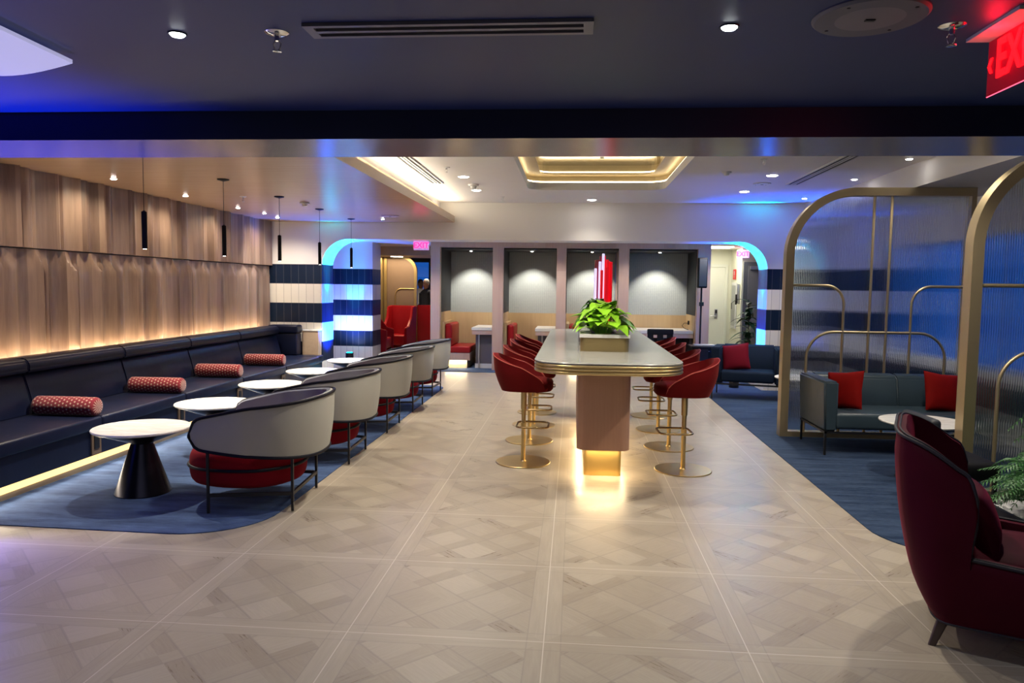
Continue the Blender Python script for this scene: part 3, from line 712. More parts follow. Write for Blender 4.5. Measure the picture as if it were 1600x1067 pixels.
def cone_table(label, group='marble cocktail tables on cone bases', r=.345):
    t = thing('cocktail_table', label, 'table', (0, 0, 0), 0, group)
    link('tabletop', lathe(NB(), [(0, .480), (r - .012, .480), (r - .002, .486), (r, .494), (r - .004, .500), (0, .500)], 64), 'whmar', t, 40)
    link('upper_cone', lathe(NB(), [(.078, .378), (.082, .385), (r - .05, .468), (r - .035, .480), (0, .480)], 48), 'conem', t, 30)
    link('base_cone', lathe(NB(), [(0, 0), (.195, 0), (.198, .006), (.196, .012), (.080, .372), (.078, .380), (0, .380)], 48), 'conem', t, 30)
    return t
ct = cone_table('nearest white marble cocktail table, first beside the banquette')
ct.location = (-3.245, 5.28, .007)
for y, x, lb in ((6.47, -3.27, 'second white marble cocktail table along the banquette'), (7.82, -3.30, 'third white marble cocktail table along the banquette, beside the third tub chair'),
              (9.10, -3.28, 'fourth white marble cocktail table along the banquette'), (10.48, -3.22, 'farthest banquette cocktail table, its top tinted cyan by the arch light')):
    dup(ct, (x, y, .007), 0, lb)

def tub_chair():
    """local +y is the open front"""
    t = thing('tub_chair', '', 'lounge chair', (0, 0, 0), 0, 'grey tub chairs with red seats')
    hw, D0, D1 = .395, -.40, .40
    # footprint half-path parameter s in [-1,1]: left front end -> back -> right front end
    def foot(s):
        a = abs(s); sg = 1 if s > 0 else -1
        Ls_, curve = .42, 0
        if a > .5:
            f = (a - .5) / .5; x = hw + .01 - .045 * f ** 2; y = -.02 + (D1 + .02) * f
        else:
            th = a / .5 * PI / 2; n = .78
            x = hw * math.sin(th) ** n; y = -.02 - (abs(D0) - .02) * math.cos(th) ** n
        return Vector((sg * x, y, 0))
    def nrm(s):
        d = foot(min(1, s + .01)) - foot(max(-1, s - .01)); d.normalize(); return Vector((d.y, -d.x, 0))
    def top(s): a = abs(s); return .795 - .15 * min(1, max(0, (a - .12) / .88)) ** 1.25
    def bot(s): a = abs(s); return .385 + .07 * a ** 1.5
    N_ = 56; rows = 8; th = .026
    def loops(off, inner):
        G = []
        for i in range(N_ + 1):
            s = -1 + 2 * i / N_; a = abs(s); f = foot(s); n_ = nrm(s)
            # rounded front corners
            r = .085; d = (1 - a) * .42 / .5
            cut = r - math.sqrt(max(0, r * r - max(0, r - d) ** 2))
            zt, zb = top(s) - cut, bot(s) + cut * .8
            col = []
            for k in range(rows + 1):
                v = k / rows; z = zb + (zt - zb) * v; bulge = .012 * math.sin(PI * v)
                flare = .035 * (z - .4) / .4
                col.append((f + n_ * (off + flare + (bulge if not inner else -.004))) + Vector((0, 0, z)))
            G.append(col)
        return G
    Go, Gi = loops(th, False), loops(-th, True)
    def sheet(b, G): 
        V = [[b.verts.new(p) for p in c] for c in G]
        for a_, b_ in zip(V, V[1:]):
            for k in range(rows): b.faces.new((a_[k], b_[k], b_[k + 1], a_[k + 1]))
        return V
    b = NB(); Vo = sheet(b, Go)
    mid = [[(Go[i][k] + Gi[i][k]) / 2 for k in (0, rows)] for i in range(N_ + 1)]
    def rim(b, V, inner):
        mt = [b.verts.new(mid[i][1] + Vector((0, 0, .010))) for i in range(N_ + 1)]; mb = [b.verts.new(mid[i][0] - Vector((0, 0, .006))) for i in range(N_ + 1)]
        for i in range(N_):
            b.faces.new((V[i][rows], V[i + 1][rows], mt[i + 1], mt[i])); b.faces.new((V[i][0], V[i + 1][0], mb[i + 1], mb[i]))
        for e in (0, N_):
            for k in range(rows):
                pass
        return mt, mb
    rim(b, Vo, False)
    link('outer_shell', b, 'shell', t, 60)
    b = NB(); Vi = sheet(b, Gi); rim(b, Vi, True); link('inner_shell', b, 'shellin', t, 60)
    b = NB()
    for e in (0, N_):
        A = [b.verts.new(Go[e][k]) for k in range(rows + 1)]; B = [b.verts.new(Gi[e][k]) for k in range(rows + 1)]
        for k in range(rows): b.faces.new((A[k], A[k + 1], B[k + 1], B[k]))
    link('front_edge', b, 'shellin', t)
    loop = [Go[i][rows] + Vector((0, 0, .004)) for i in range(N_ + 1)] + [Go[N_][k] for k in range(rows - 1, 0, -1)] + [Go[i][0] - Vector((0, 0, .004)) for i in range(N_, -1, -1)] + [Go[0][k] for k in range(1, rows)]
    link('piping', tube(NB(), loop, .0115, 8, True), 'pipe', t, 60)
    # seat cushion: domed round pad
    def pad(z0, z1, grow):
        L = []
        for k in range(15):
            v = k / 14; zz = z0 + (z1 - z0) * v; f = (1 - abs(2 * v - 1) ** 3.2) ** .45 if 0 < v < 1 else 0
            f = .80 + .20 * f
            L.append([(p[0] * f, p[1] * f + .095, zz) for p in rr_])
        return L
    rr_ = []
    for k in range(48):
        a = 2 * PI * k / 48; n = .80; c, s_ = math.cos(a), math.sin(a)
        x = .375 * abs(c) ** n * (1 if c > 0 else -1); y = .45 * abs(s_) ** n * (1 if s_ > 0 else -1)
        if y < 0: x *= 1 - .20 * (y / -.45) ** 2; y *= .80
        rr_.append((x, y))
    L = pad(.155, .425, 0); top_c = [[(p[0] * q, (p[1] - .095) * q + .095, .425 + .018 * (1 - q * q)) for p in L[-1]] for q in (.8, .5, .2)]
    b = loft(NB(), [[(p[0] * .5, (p[1] - .095) * .5 + .095, .150) for p in L[0]]] + L + top_c); link('seat_cushion', b, 'redf', t, 70)
    belt = [(p[0] * 1.012, p[1] * 1.012 + .095, .295) for p in rr_]; link('seat_piping', tube(NB(), belt, .0115, 8, True), 'pipe', t, 60)
    link('care_tag', bx(.332, -.06, .245, .352, -.052, .285), 'plast', t) if False else None
    for sg in (-1, 1):
        link('leg', bx(sg * .385 - .009, .285, 0, sg * .385 + .009, .303, .455, .002), 'black', t)
        link('leg', bx(sg * .300 - .009, -.275, 0, sg * .300 + .009, -.257, .39, .002), 'black', t)
        b = NB(); bar(b, (sg * .385, .294, .125), (sg * .300, -.266, .125), .016, .024); link('stretcher', b, 'black', t)
    b = NB(); bar(b, (-.300, -.266, .125), (.300, -.266, .125), .016, .024); link('stretcher', b, 'black', t)
    tg = NB(); box(tg, -.003, -.012, 0, .003, .012, .036); o = link('care_tag', tg, 'plast', t); o.location = (.372, .0, .30)
    return t
tc0 = tub_chair(); tc0.location = (-2.235, 5.24, .007); tc0.rotation_euler = (0, 0, PI / 2 + math.radians(4)); tc0['label'] = 'nearest grey tub chair with crimson seat, beside the first cocktail table'
for y, d, lb in ((6.63, 2, 'second grey tub chair from the viewer in the row by the aisle'), (8.05, 1, 'third and middle grey tub chair in the row by the aisle'),
              (9.40, 0, 'fourth grey tub chair in the row by the aisle'), (10.78, -1, 'farthest grey tub chair in the row, at the rounded carpet end')):
    dup(tc0, (-2.235 - .008 * (y - 5), y, .007), PI / 2 + math.radians(d), lb)

# ================================================================== CENTRE: island table, stools, plants
t = thing('island_table', 'long marble-topped communal table with brass edge bands and walnut pedestal', 'table', (.265, 7.55, 0))
o_ = rrect(1.12, 4.45, .30, 12)
def scaled(k): return rrect(1.12 + 2 * k, 4.45 + 2 * k, .30 + k, 12)
link('tabletop', loft(NB(), [[(x, y, z) for x, y in scaled(k)] for k, z in ((-.014, 1.040), (-.004, 1.042), (-.002, 1.052), (-.008, 1.058))]), 'marble', t, 30)
for z in (1.028, 1.004, .980):
    link('brass_band', loft(NB(), [[(x, y, z + dz) for x, y in scaled(k)] for k, dz in ((-.03, -.0115), (-.012, -.0115), (-.006, -.0100), (-.002, -.0065), (0, 0), (-.002, .0065), (-.006, .0100), (-.012, .0115), (-.03, .0115))]), 'brass', t, 50)
link('underframe', loft(NB(), [[(x, y, z) for x, y in scaled(-.035)] for z in (.965, 1.042)]), 'brassd', t)
link('pedestal', loft(NB(), [[(x, y, z) for x, y in rrect(.445, 2.75, .085, 8)] for z in (.235, .968)]), 'oakisl', t, 40)
link('brass_foot', loft(NB(), [[(x, y - .03, z) for x, y in rrect(.315, 2.52, .03, 5)] for z in (0, .235)]), 'brassfoot', t, 40)
lm = NB(); lp = rrect(.40, 2.62, .06, 6); link('led_strip', tube(lm, [(x, y, .229) for x, y in lp], .007, 6, True), 'ledw', t)
for sg in (-1, 1): lamp('AREA', (sg * .19, 0, .225), 5, (1, .76, .42), (sg * .35, 0, -1), size=.03, sy=2.55, name='pedestal_glow', parent=t)
lamp('AREA', (0, -1.325, .225), 1.3, (1, .74, .40), (0, -.25, -1), size=.03, sy=.30, name='pedestal_glow', parent=t, along=(1, 0, 0))
t = thing('planter_trough', 'brass trough with marble rim standing on the long table', 'planter', (.265, 7.55, 1.058))
link('box', loft(NB(), [[(x, y, z) for x, y in rrect(.415, 2.45, .045, 6)] for z in (0, .118)]), 'brassd', t, 40)
b = ringslab(NB(), rrect(.43, 2.47, .012, 4), rrect(.22, 2.20, .01, 4), .118, .146); link('rim', b, 'whmar2', t)
link('soil', bx(-.125, -1.12, .10, .125, 1.12, .128), 'soil', t)
for k in range(5):
    o = link('outlet', bx(-.212, -1.05 + k * .42, .035, -.2065, -.90 + k * .42, .095, .002), 'black', t)
# pothos leaves
def leaf_mesh(b, base, d, up, L, W, fold=.25, droop=.35):
    """heart-shaped leaf"""
    d = d.normalized(); side = d.cross(up).normalized(); nn = side.cross(d).normalized()
    prof = [(0, .0), (-.08, .28), (.02, .46), (.18, .52), (.38, .47), (.60, .34), (.80, .18), (1, 0)]
    mid = []; Lf = []; Rt = []
    for u_, w_ in prof:
        uu = max(0, u_); c = base + d * (u_ * L) - Vector((0, 0, 1)) * (droop * L * uu ** 2)
        cm = base + d * (uu * L) - Vector((0, 0, 1)) * (droop * L * uu ** 2)
        mid.append(b.verts.new(cm)); Lf.append(b.verts.new(c + side * (w_ * W) + nn * (fold * w_ * W))); Rt.append(b.verts.new(c - side * (w_ * W) + nn * (fold * w_ * W)))
    for k in range(len(prof) - 1):
        for A in (Lf, Rt):
            try: b.faces.new((mid[k], mid[k + 1], A[k + 1], A[k]))
            except Exception: pass
def pothos(loc, n, R, H, label, mat, seed, L0=.11):
    random.seed(seed); t = thing('pothos_plant', label, 'plant', loc); fl = NB(); st = NB()
    for i in range(n):
        a = random.uniform(0, 2 * PI); e = random.uniform(.05, 1.0) ** .7; h = H * (1 - .75 * e * e) * random.uniform(.75, 1.05)
        p = Vector((math.cos(a) * R * e * .55, math.sin(a) * R * e * .9, h)); root = Vector((p.x * .35, p.y * .55, 0))
        d = Vector((math.cos(a), math.sin(a), random.uniform(.1, .8))); L = L0 * random.uniform(.75, 1.2)
        if p.z < .045: p.z = .045
        leaf_mesh(fl, p, d, Vector((0, 0, 1)), L, L * .95, random.uniform(.05, .3), random.uniform(.3, 1.0))
        tube(st, [root, (root + p) / 2 + Vector((0, 0, .02)), p], .0022, 4)
    link('foliage', fl, mat, t, True); link('stems', st, mat, t); return t
pothos((.255, 6.60, 1.184), 78, .30, .28, 'bright green leafy plant at the near end of the brass trough', 'leaf', 3, .165)
pothos((.22, 7.15, 1.184), 45, .28, .30, 'darker leafy plant in the trough just behind the bright green one', 'dleaf2', 5, .10)
# cluster of tall red and white rods
t = thing('rod_sculpture', 'cluster of tall red and white glass rods rising from the trough', 'decoration', (.31, 8.35, 1.186))
random.seed(11); sp_ = []
for k in range(17):
    a = k * 2.4; rr = .108 * math.sqrt((k + .5) / 17); x, y = rr * math.cos(a), rr * math.sin(a)
    h = .80 - 1.4 * rr + random.uniform(-.05, .06); c = ('rodr', 'rodd', 'rodw', 'rodr', 'rodd')[k % 5]
    link('rod', lathe(NB(), [(0, 0), (.0145, 0), (.0145, h - .006), (.010, h), (0, h)], 12, (x, y, 0)), c, t, 40)
# bar stools
def bar_stool():
    """local +y faces the table"""
    t = thing('bar_stool', '', 'bar stool', (0, 0, 0), 0, 'red velvet stools at the long table')
    hw = .245
    def foot(s):
        a = abs(s); sg = 1 if s > 0 else -1
        if a > .55: f = (a - .55) / .45; x = hw * (1 - .06 * f * f); y = -.01 + .215 * f
        else:
            th = a / .55 * PI / 2; x = hw * math.sin(th) ** .85; y = -.01 - .235 * math.cos(th) ** .85
        return Vector((sg * x, y, 0))
    def nrm(s):
        d = foot(min(1, s + .01)) - foot(max(-1, s - .01)); d.normalize(); return Vector((d.y, -d.x, 0))
    def top(s): a = abs(s); return 1.0 - .235 * (a ** 1.35) 
    N_ = 44; rows = 7; th = .023; G = {}
    for key, off in (('o', th), ('i', -th)):
        g = []
        for i in range(N_ + 1):
            s = -1 + 2 * i / N_; f = foot(s); n_ = nrm(s); a = abs(s); d = (1 - a) * .45; r = .07
            cut = r - math.sqrt(max(0, r * r - max(0, r - d) ** 2)); zt = top(s) - cut; zb = .672 + cut * .1
            col = []
            for k in range(rows + 1):
                v = k / rows; z = zb + (zt - zb) * v
                tap = (-.055 * (1 - min(1, (z - .672) / .20)) ** 1.5 + .045 * (z - .80)) 
                c = f * 1.0 + n_ * (off + tap) + Vector((0, 0, z)); c.y += -.03 * (z - .85) * (1 - a)
                col.append(c)
            g.append(col)
        G[key] = g
    b = NB(); V = {k: [[b.verts.new(p) for p in c] for c in g] for k, g in G.items()}
    for g in V.values():
        for a_, b_ in zip(g, g[1:]):
            for k in range(rows): b.faces.new((a_[k], b_[k], b_[k + 1], a_[k + 1]))
    o, i_ = V['o'], V['i']
    for i in range(N_):
        b.faces.new((o[i][rows], o[i + 1][rows], i_[i + 1][rows], i_[i][rows])); b.faces.new((o[i][0], o[i + 1][0], i_[i + 1][0], i_[i][0]))
    for e in (0, N_):
        for k in range(rows): b.faces.new((o[e][k], o[e][k + 1], i_[e][k + 1], i_[e][k]))
    bmesh.ops.bevel(b, geom=[e for e in b.edges if e.is_manifold and e.calc_face_angle(0) > 1.0], offset=.008, segments=2, affect='EDGES')
    link('shell', b, 'redv', t, 60)
    seam = [(G['o'][i][rows] + G['i'][i][rows]) / 2 + Vector((0, 0, .004)) for i in range(1, N_)] ; link('piping', tube(NB(), [G['o'][i][rows] for i in range(1, N_)], .004, 6), 'redpipe', t)
    # seat pad
    rr_ = rrect(.43, .46, .17, 8, 0, .035)
    loops = [[(x * q, (y - .035) * q + .035, z) for x, y in rr_] for q, z in ((.80, .668), (.93, .672), (1, .69), (1.0, .745), (.95, .765), (.80, .775), (.4, .782), (.1, .783))]
    link('seat', loft(NB(), loops), 'redv', t, 60)
    link('pole', lathe(NB(), [(0, .006), (.020, .006), (.020, .50), (0, .50)], 20), 'brass', t, 40)
    link('pole_sleeve', lathe(NB(), [(0, .49), (.026, .49), (.027, .495), (.027, .668), (0, .668)], 20), 'brass', t, 40)
    link('base_disc', lathe(NB(), [(0, 0), (.247, 0), (.250, .003), (.250, .007), (.246, .010), (.028, .012), (.022, .022), (0, .022)], 56), 'brass', t, 30)
    ring = [(x, y, .348) for x, y in rrect(.30, .285, .06, 6, 0, .085)]
    b = NB(); tube(b, ring, .0095, 8, True); link('footrest', b, 'brassdk', t, 60)
    b = lathe(NB(), [(.020, .325), (.025, .328), (.025, .368), (.020, .371)], 20); link('footrest_collar', b, 'brass', t, 40)
    return t
s0 = bar_stool(); s0.location = (-.44, 6.66, 0); s0.rotation_euler = (0, 0, -PI / 2); s0['label'] = 'nearest red velvet bar stool on the left side of the table'
place = [(-.442, 7.62, -PI / 2 + .03, 'second red velvet bar stool on the left side of the table'), (-.445, 8.50, -PI / 2 - .02, 'third red velvet bar stool on the left side of the table'), (-.45, 9.38, -PI / 2, 'farthest red velvet bar stool on the left side of the table'),
         (.985, 6.55, PI / 2 + .05, 'nearest red velvet bar stool on the right side of the table'), (.98, 7.50, PI / 2, 'second red velvet bar stool on the right side of the table'), (.975, 8.42, PI / 2 - .03, 'third red velvet bar stool on the right side of the table'), (.985, 9.33, PI / 2, 'farthest red velvet bar stool on the right side of the table')]
for x, y, r, lb in place: dup(s0, (x, y, 0), r, lb)

# ================================================================== STRIPED COLUMN, BOOTHS
struct('wall_column', bx(-6.6, 15.1, 0, -4.18, 15.75, 2.48), 'band')
PX = [(-2.74, -2.56), (-1.55, -1.35), (-.34, -.16), (.82, 1.01), (2.27, 2.50)]
bt = NB(); prism(bt, [(PX[0][0], 0), (PX[0][1], 0), (PX[0][1], 2.33), (PX[1][0], 2.33), (PX[1][0], 0), (PX[1][1], 0), (PX[1][1], 2.33), (PX[2][0], 2.33), (PX[2][0], 0), (PX[2][1], 0), (PX[2][1], 2.33), (PX[3][0], 2.33), (PX[3][0], 0), (PX[3][1], 0), (PX[3][1], 2.33), (PX[4][0], 2.33), (PX[4][0], 0), (PX[4][1], 0), (PX[4][1], 2.478), (PX[0][0], 2.478)], 13.98, 14.12, 'xz')
t = thing('booth_partition', 'long oak-faced partition with four open work booths under the bulkhead', 'partition', (0, 0, .006)); link('face_frame', bt, 'oakpink', t)
for i, (a, c) in enumerate(PX):
    m_ = (a + c) / 2; link('divider', bx(a + .01, 14.12, 0, c - .01, 15.32, 2.33), 'oakpink', t)
    if i < 4:
        d = PX[i + 1][0]
        link('lining', bx(c - .009, 14.14, 1.09, c + .006, 15.22, 2.32), 'dark', t)
        if i == 3: link('lining', bx(d - .006, 14.14, 1.09, d + .009, 15.22, 2.32), 'dark', t)
        link('wainscot', bx(c - .009, 14.13, 0, c + .008, 15.2, 1.09), 'oak', t)
        link('wainscot', bx(d - .008, 14.13, 0, d + .009, 15.2, 1.09), 'oak', t)
        link('back_panel', bx(c, 15.20, 0, d, 15.30, 1.06), 'oak', t); link('fabric_panel', bx(c, 15.215, 1.06, d, 15.30, 2.36), 'fabgrid', t)
        link('booth_ceiling', bx(c - .009, 14.12, 2.30, d + .009, 15.3, 2.34), 'dark', t)
for i in range(4):
    x = (PX[i][1] + PX[i + 1][0]) / 2
    downlight(x, 14.62, 2.30, .026, ('leftmost', 'second', 'third', 'rightmost')[i] + ' tiny spotlight in the dark booth ceilings', 40, NEUT, 84, 'tiny spotlights over the booths', 'lamp', (0, .42, -1), 'black', .02, .6)
def booth_bench(x, label, half=False):
    t = thing('booth_bench', label, 'bench', (x, 14.16, .006), 0, 'red leather booth benches')
    link('backboard', bx(0.012, 0, .0, .065, .98, .90, .004), 'oak', t)
    link('back_cushion', bx(.066, .01, .42, .20, .97, .865, .045, 4), 'redl', t, 50)
    link('seat_cushion', bx(.066, .0, .30, .56, .97, .425, .02, 3), 'redl', t, 50)
    link('seat_box', bx(.066, .01, .155, .56, .97, .30, .004), 'oakpink', t)
    link('toe_kick', bx(.066, .06, .0, .50, .97, .155), 'plinth', t)
    link('led_strip', bx(.08, .045, .140, .50, .058, .152), 'ledw', t)
    lamp('AREA', (.29, .035, .14), 1.4, (1, .78, .42), (0, -.4, -1), size=.03, sy=.42, name='bench_glow', parent=t, along=(1, 0, 0))
    return t
booth_bench(PX[0][1], 'red leather booth bench fully visible in the leftmost booth'); booth_bench(PX[1][1], 'red leather booth bench in the second booth, behind the left stools')
booth_bench(PX[2][1], 'booth bench of the third booth, hidden behind the long table')
def booth_desk(x0, x1, label):
    t = thing('booth_desk', label, 'desk', (x1, 14.16, .006), 0, 'white booth desks')
    L = x0 - x1
    link('desktop', bx(L, .0, .745, -.01, 1.02, .80, .004), 'whmar2', t); link('apron', bx(L + .01, .008, .665, -.01, 1.02, .745), 'oakpink', t)
    link('panel', bx(-.34 if L > -.8 else -.06, .12, .0, -.01, 1.02, .665), 'greypl', t); link('skirting', bx(-.35 if L > -.8 else -.06, .115, .0, -.01, 1.0, .09), 'whmar2', t)
    link('support', bx(L + .12, .10, 0, L + .15, .13, .665), 'steel', t) if L > -.8 else link('modesty_panel', bx(L + .01, .85, .25, -.06, .87, .665), 'greypl', t)
    return t
booth_desk(-1.97, -1.56, 'white-topped desk in the leftmost booth'); booth_desk(-.74, -.35, 'white-topped desk in the second booth, seen past the table corner'); booth_desk(.42, .81, 'white-topped desk of the third booth behind the plants')
booth_desk(1.03, 2.26, 'wide white desk filling the rightmost booth')
# black chair with slotted back before the wide desk
t = thing('desk_chair', 'black chair with slotted backrest at the wide booth desk', 'chair', (1.56, 13.72, .006), math.radians(0))
b = prism(NB(), [(-.22, .50), (.22, .50), (.23, .80), (.19, .86), (.10, .85), (0, .845), (-.10, .85), (-.19, .86), (-.23, .80)], -.22, -.195, 'xz')
b.free(); b = NB()
for x0, x1 in ((-.23, -.12), (-.055, .055), (.12, .23)): box(b, x0, -.22, .48, x1, -.195, .84, .008)
box(b, -.235, -.222, .76, .235, -.193, .865, .02); box(b, -.23, -.222, .48, .23, -.193, .56, .01)
link('backrest', b, 'blackm', t); link('seat', bx(-.23, -.20, .43, .23, .22, .47, .015), 'blackm', t, 40)
for sx in (-1, 1):
    for sy in (-1, 1): link('leg', bx(sx * .21 - .014, sy * .19 - .014, 0, sx * .21 + .014, sy * .19 + .014, .44), 'black', t)
# wall socket with plug and cable over the wide desk
t = thing('power_cable', 'black plug and curved cable at the socket above the wide desk', 'cable', (2.20, 15.0, 0))
t.location = (2.257, 14.75, .93); link('plug', bx(-.03, -.03, -.03, 0, .03, .05, .006), 'black', t); link('cord', tube(NB(), [(-.03, 0, 0), (-.10, -.01, .0), (-.14, -.03, -.05), (-.10, -.08, -.10), (-.03, -.14, -.122)], .006, 6), 'black', t)
# loudspeaker on a stand, AV cabinet
t = thing('loudspeaker', 'tall black loudspeaker clamped high on a stand before the right booth pillar', 'speaker', (2.265, 13.50, 0))
link('cabinet', bx(-.075, -.09, 1.62, .085, .10, 2.16, .02, 3), 'blackm', t, 40); link('grille', bx(-.06, -.096, 1.65, .07, -.088, 2.13), 'dark', t)
link('pole', lathe(NB(), [(0, .02), (.017, .02), (.017, 1.62), (0, 1.62)], 14), 'black', t, 40); link('clamp', bx(-.035, -.03, 1.30, .045, .03, 1.37, .005), 'black', t)
for k in range(3):
    a = k * 2 * PI / 3 + .3; b = NB(); tube(b, [(0, 0, .32), (.28 * math.cos(a), .28 * math.sin(a), .02)], .010, 8); link('leg', b, 'black', t, 40)
t = thing('av_cabinet', 'low black equipment cabinet with flat laptop on top, beside the loudspeaker', 'cabinet', (2.28, 12.95, .006))
link('body', bx(-.26, -.22, .02, .26, .22, .60, .006), 'blackm', t); link('top', bx(-.28, -.24, .60, .28, .24, .625), 'black', t); link('door', bx(-.24, -.232, .05, .0, -.221, .57), 'black', t)
link('knob', lathe(NB(), [(0, 0), (.02, 0), (.02, .01), (0, .012)], 14, (.02, -.22, .54)), 'chrome', t)
t = thing('laptop', 'closed grey laptop lying on the black equipment cabinet', 'laptop', (2.24, 12.93, .6325))
link('base', bx(-.17, -.12, 0, .17, .12, .012, .003), 'steel', t); link('lid', bx(-.17, -.12, .0125, .17, .12, .020, .003), 'steel', t)

# ================================================================== RIGHT SIDE: arched screens, sofas, wing chair, fern
def arched_screen(label, W, H, R, loc, rz=0, mirror=False):
    """frame in local xz, x from 0 to W; rounded top at x=0"""
    t = thing('arched_screen', label, 'screen', loc, rz, 'brass-framed reeded glass screens')
    fw, fd = .085, .12
    outer = [(0, 0)] + arc(R, H - R, R, PI, PI / 2, 22) + [(W, H), (W, 0)]
    inner = [(fw, .055)] + arc(R, H - R, R - fw, PI, PI / 2, 22) + [(W - .05, H - fw), (W - .05, .055)]
    b = NB(); n = len(outer)
    V = [[b.verts.new((p[0], y, p[1])) for p in L] for L in (outer, inner) for y in (-fd / 2, fd / 2)]
    o0, o1, i0, i1 = V
    for k in range(n):
        j = (k + 1) % n
        for q in ((o0[k], o0[j], i0[j], i0[k]), (o1[k], i1[k], i1[j], o1[j]), (o0[k], o1[k], o1[j], o0[j]), (i0[k], i0[j], i1[j], i1[k])): b.faces.new(q)
    link('frame', b, 'champ', t, 30)
    # reeded pane
    b = NB(); rib = .018; x = fw - .01; cols = []; sub = 5
    def topz(x): return H - fw + .01 if x >= R else (H - R) + math.sqrt(max(0, (R - fw + .01) ** 2 - (R - x) ** 2))
    k = 0
    while x < W - .045:
        y = -.0035 - .0030 * abs(math.sin(PI * (k / sub)))
        cols.append([b.verts.new((x, y, .05)), b.verts.new((x, y, topz(x))), b.verts.new((x, .0035, topz(x))), b.verts.new((x, .0035, .05))]); x += rib / sub; k += 1
    for a_, c_ in zip(cols, cols[1:]):
        for q in range(4): b.faces.new((a_[q], c_[q], c_[(q + 1) % 4], a_[(q + 1) % 4]))
    b.faces.new(cols[0]); b.faces.new(cols[-1][::-1])
    p_ = link('reeded_pane', b, 'reeded', t, 50)
    def mould(pts, name='muntin'):
        for yy in (-.024,):
            link(name, tube(NB(), [(a, yy, c) for a, c in pts], 1, 8, False, (.015, .015)), 'champ', t, 60)
    xa, xb = .50 * W - .09 + .03, .50 * W + .09 + .03
    zc = 1.15; r2 = .20
    mould([(xa, .05), (xa, H - fw + .01)]); mould([(xb, .05), (xb, H - fw + .01)])
    # tall side arches
    mould([(fw - .01, 1.65)] + arc(.63 - r2, 1.65 - r2, r2, PI / 2, 0) + [(.63, .05)])
    mould([(W - .04, 1.65)] + arc(1.33 + r2, 1.65 - r2, r2, PI / 2, PI)[:] + [(1.33, .05)])
    # low wide arch
    r3 = .28; mould([(.26, .05)] + arc(.26 + r3, zc - r3, r3, PI, PI / 2) + arc(1.70 - r3, zc - r3, r3, PI / 2, 0) + [(1.70, .05)])
    return t
arched_screen('far arched brass screen of reeded glass standing behind the slate sofa', 1.92, 2.69, .72, (2.265, 8.27, .006))
arched_screen('near arched brass screen of reeded glass, cut by the right frame edge', 1.60, 2.69, .74, (3.02, 6.0, .006))

def sofa(label, W, loc, rz, mat, H=.71, D=.78, seams=1, angled=0.0, leg='black', zl=.235, sd=.10):
    t = thing('sofa', label, 'sofa', loc, rz, None)
    hw = W / 2; aw = .12
    link('seat', bx(-hw + aw - .02, -D / 2 + .0, zl + .02, hw - aw + .02, D / 2 - .14, .415, .035, 4), mat, t, 50)
    # arms flare slightly outward toward the front
    for sg in (-1, 1):
        b = NB(); A = []
        for z, e in ((zl, 0), (H, .02)):
            A.append([(sg * (hw - aw), D / 2 - .02, z), (sg * (hw + e - angled * 0), D / 2 - .02, z), (sg * (hw + e + angled), -D / 2, z), (sg * (hw - aw + angled), -D / 2, z)])
        loft(b, A); bmesh.ops.recalc_face_normals(b, faces=b.faces); bmesh.ops.bevel(b, geom=list(b.edges), offset=.018, segments=3, affect='EDGES'); link('arm', b, mat, t, 50)
    nseg = seams + 1
    pw = 2 * (hw - aw + .02) / nseg
    for k in range(nseg):
        x0 = -(hw - aw + .02) + k * pw
        pr = [(D / 2 - .02, zl + .02), (D / 2 - .02, H + .01), (D / 2 - .10, H + .01), (D / 2 - .17, H - .03), (D / 2 - .235, .42), (D / 2 - .235, zl + .02)]
        b = prism(NB(), pr, x0 + .001, x0 + pw - .001, 'yz'); bmesh.ops.bevel(b, geom=[e for e in b.edges if e.is_manifold and e.calc_face_angle(0) > .3], offset=.014, segments=3, affect='EDGES'); link('backrest', b, mat, t, 50)
    b = NB()
    for sg in (-1, 1):
        for y in (-D / 2 + .02, D / 2 - .05): link('leg', bx(sg * (hw - .015) - .010 + (sg * angled if y < 0 else 0), y - .010, 0, sg * (hw - .015) + .010 + (sg * angled if y < 0 else 0), y + .010, zl), leg, t)
        bar(b, (sg * (hw - .015 + angled), -D / 2 + .02, zl - .012), (sg * (hw - .015), D / 2 - .05, zl - .012), .02, .022)
    bar(b, (-hw, -D / 2 + .02, zl - .012), (hw, -D / 2 + .02, zl - .012), .02, .022); bar(b, (-hw, D / 2 - .05, zl - .012), (hw, D / 2 - .05, zl - .012), .02, .022)
    link('rail', b, leg, t); return t
sofa('slate leather two-seat sofa in front of the far arched screen', 1.84, (3.36, 7.72, .006), 0, 'leatherg', .72, .82, 1, .0)
sofa('navy wool lounge chair with wine cushion before the bright corridor', .94, (2.59, 11.18, .006), math.radians(-14), 'navyf', .755, .74, 0, .03)
def throw(label, loc, rot, mat, s=.42, group=None):
    t = thing('throw_cushion', label, 'cushion', loc, 0, group)
    link('cover', cushion(NB(), s, .13, s, rot=rot), mat, t, 70); return t
from mathutils import Euler
throw('scarlet velvet cushion leaning on the left arm of the slate sofa', (2.735, 7.66, .60), Euler((math.radians(-16), math.radians(-8), math.radians(-50))).to_matrix(), 'redpil', .39, 'scarlet cushions on the slate sofa')
throw('scarlet velvet cushion at the right end of the slate sofa, beside the brass post', (3.68, 7.66, .60), Euler((math.radians(-18), math.radians(8), math.radians(14))).to_matrix(), 'redpil', .40, 'scarlet cushions on the slate sofa')
throw('wine red velvet cushion leaning on the left arm of the navy lounge chair', (2.40, 11.15, .60), Euler((math.radians(-18), math.radians(-10), math.radians(-22))).to_matrix(), 'winepil', .40)
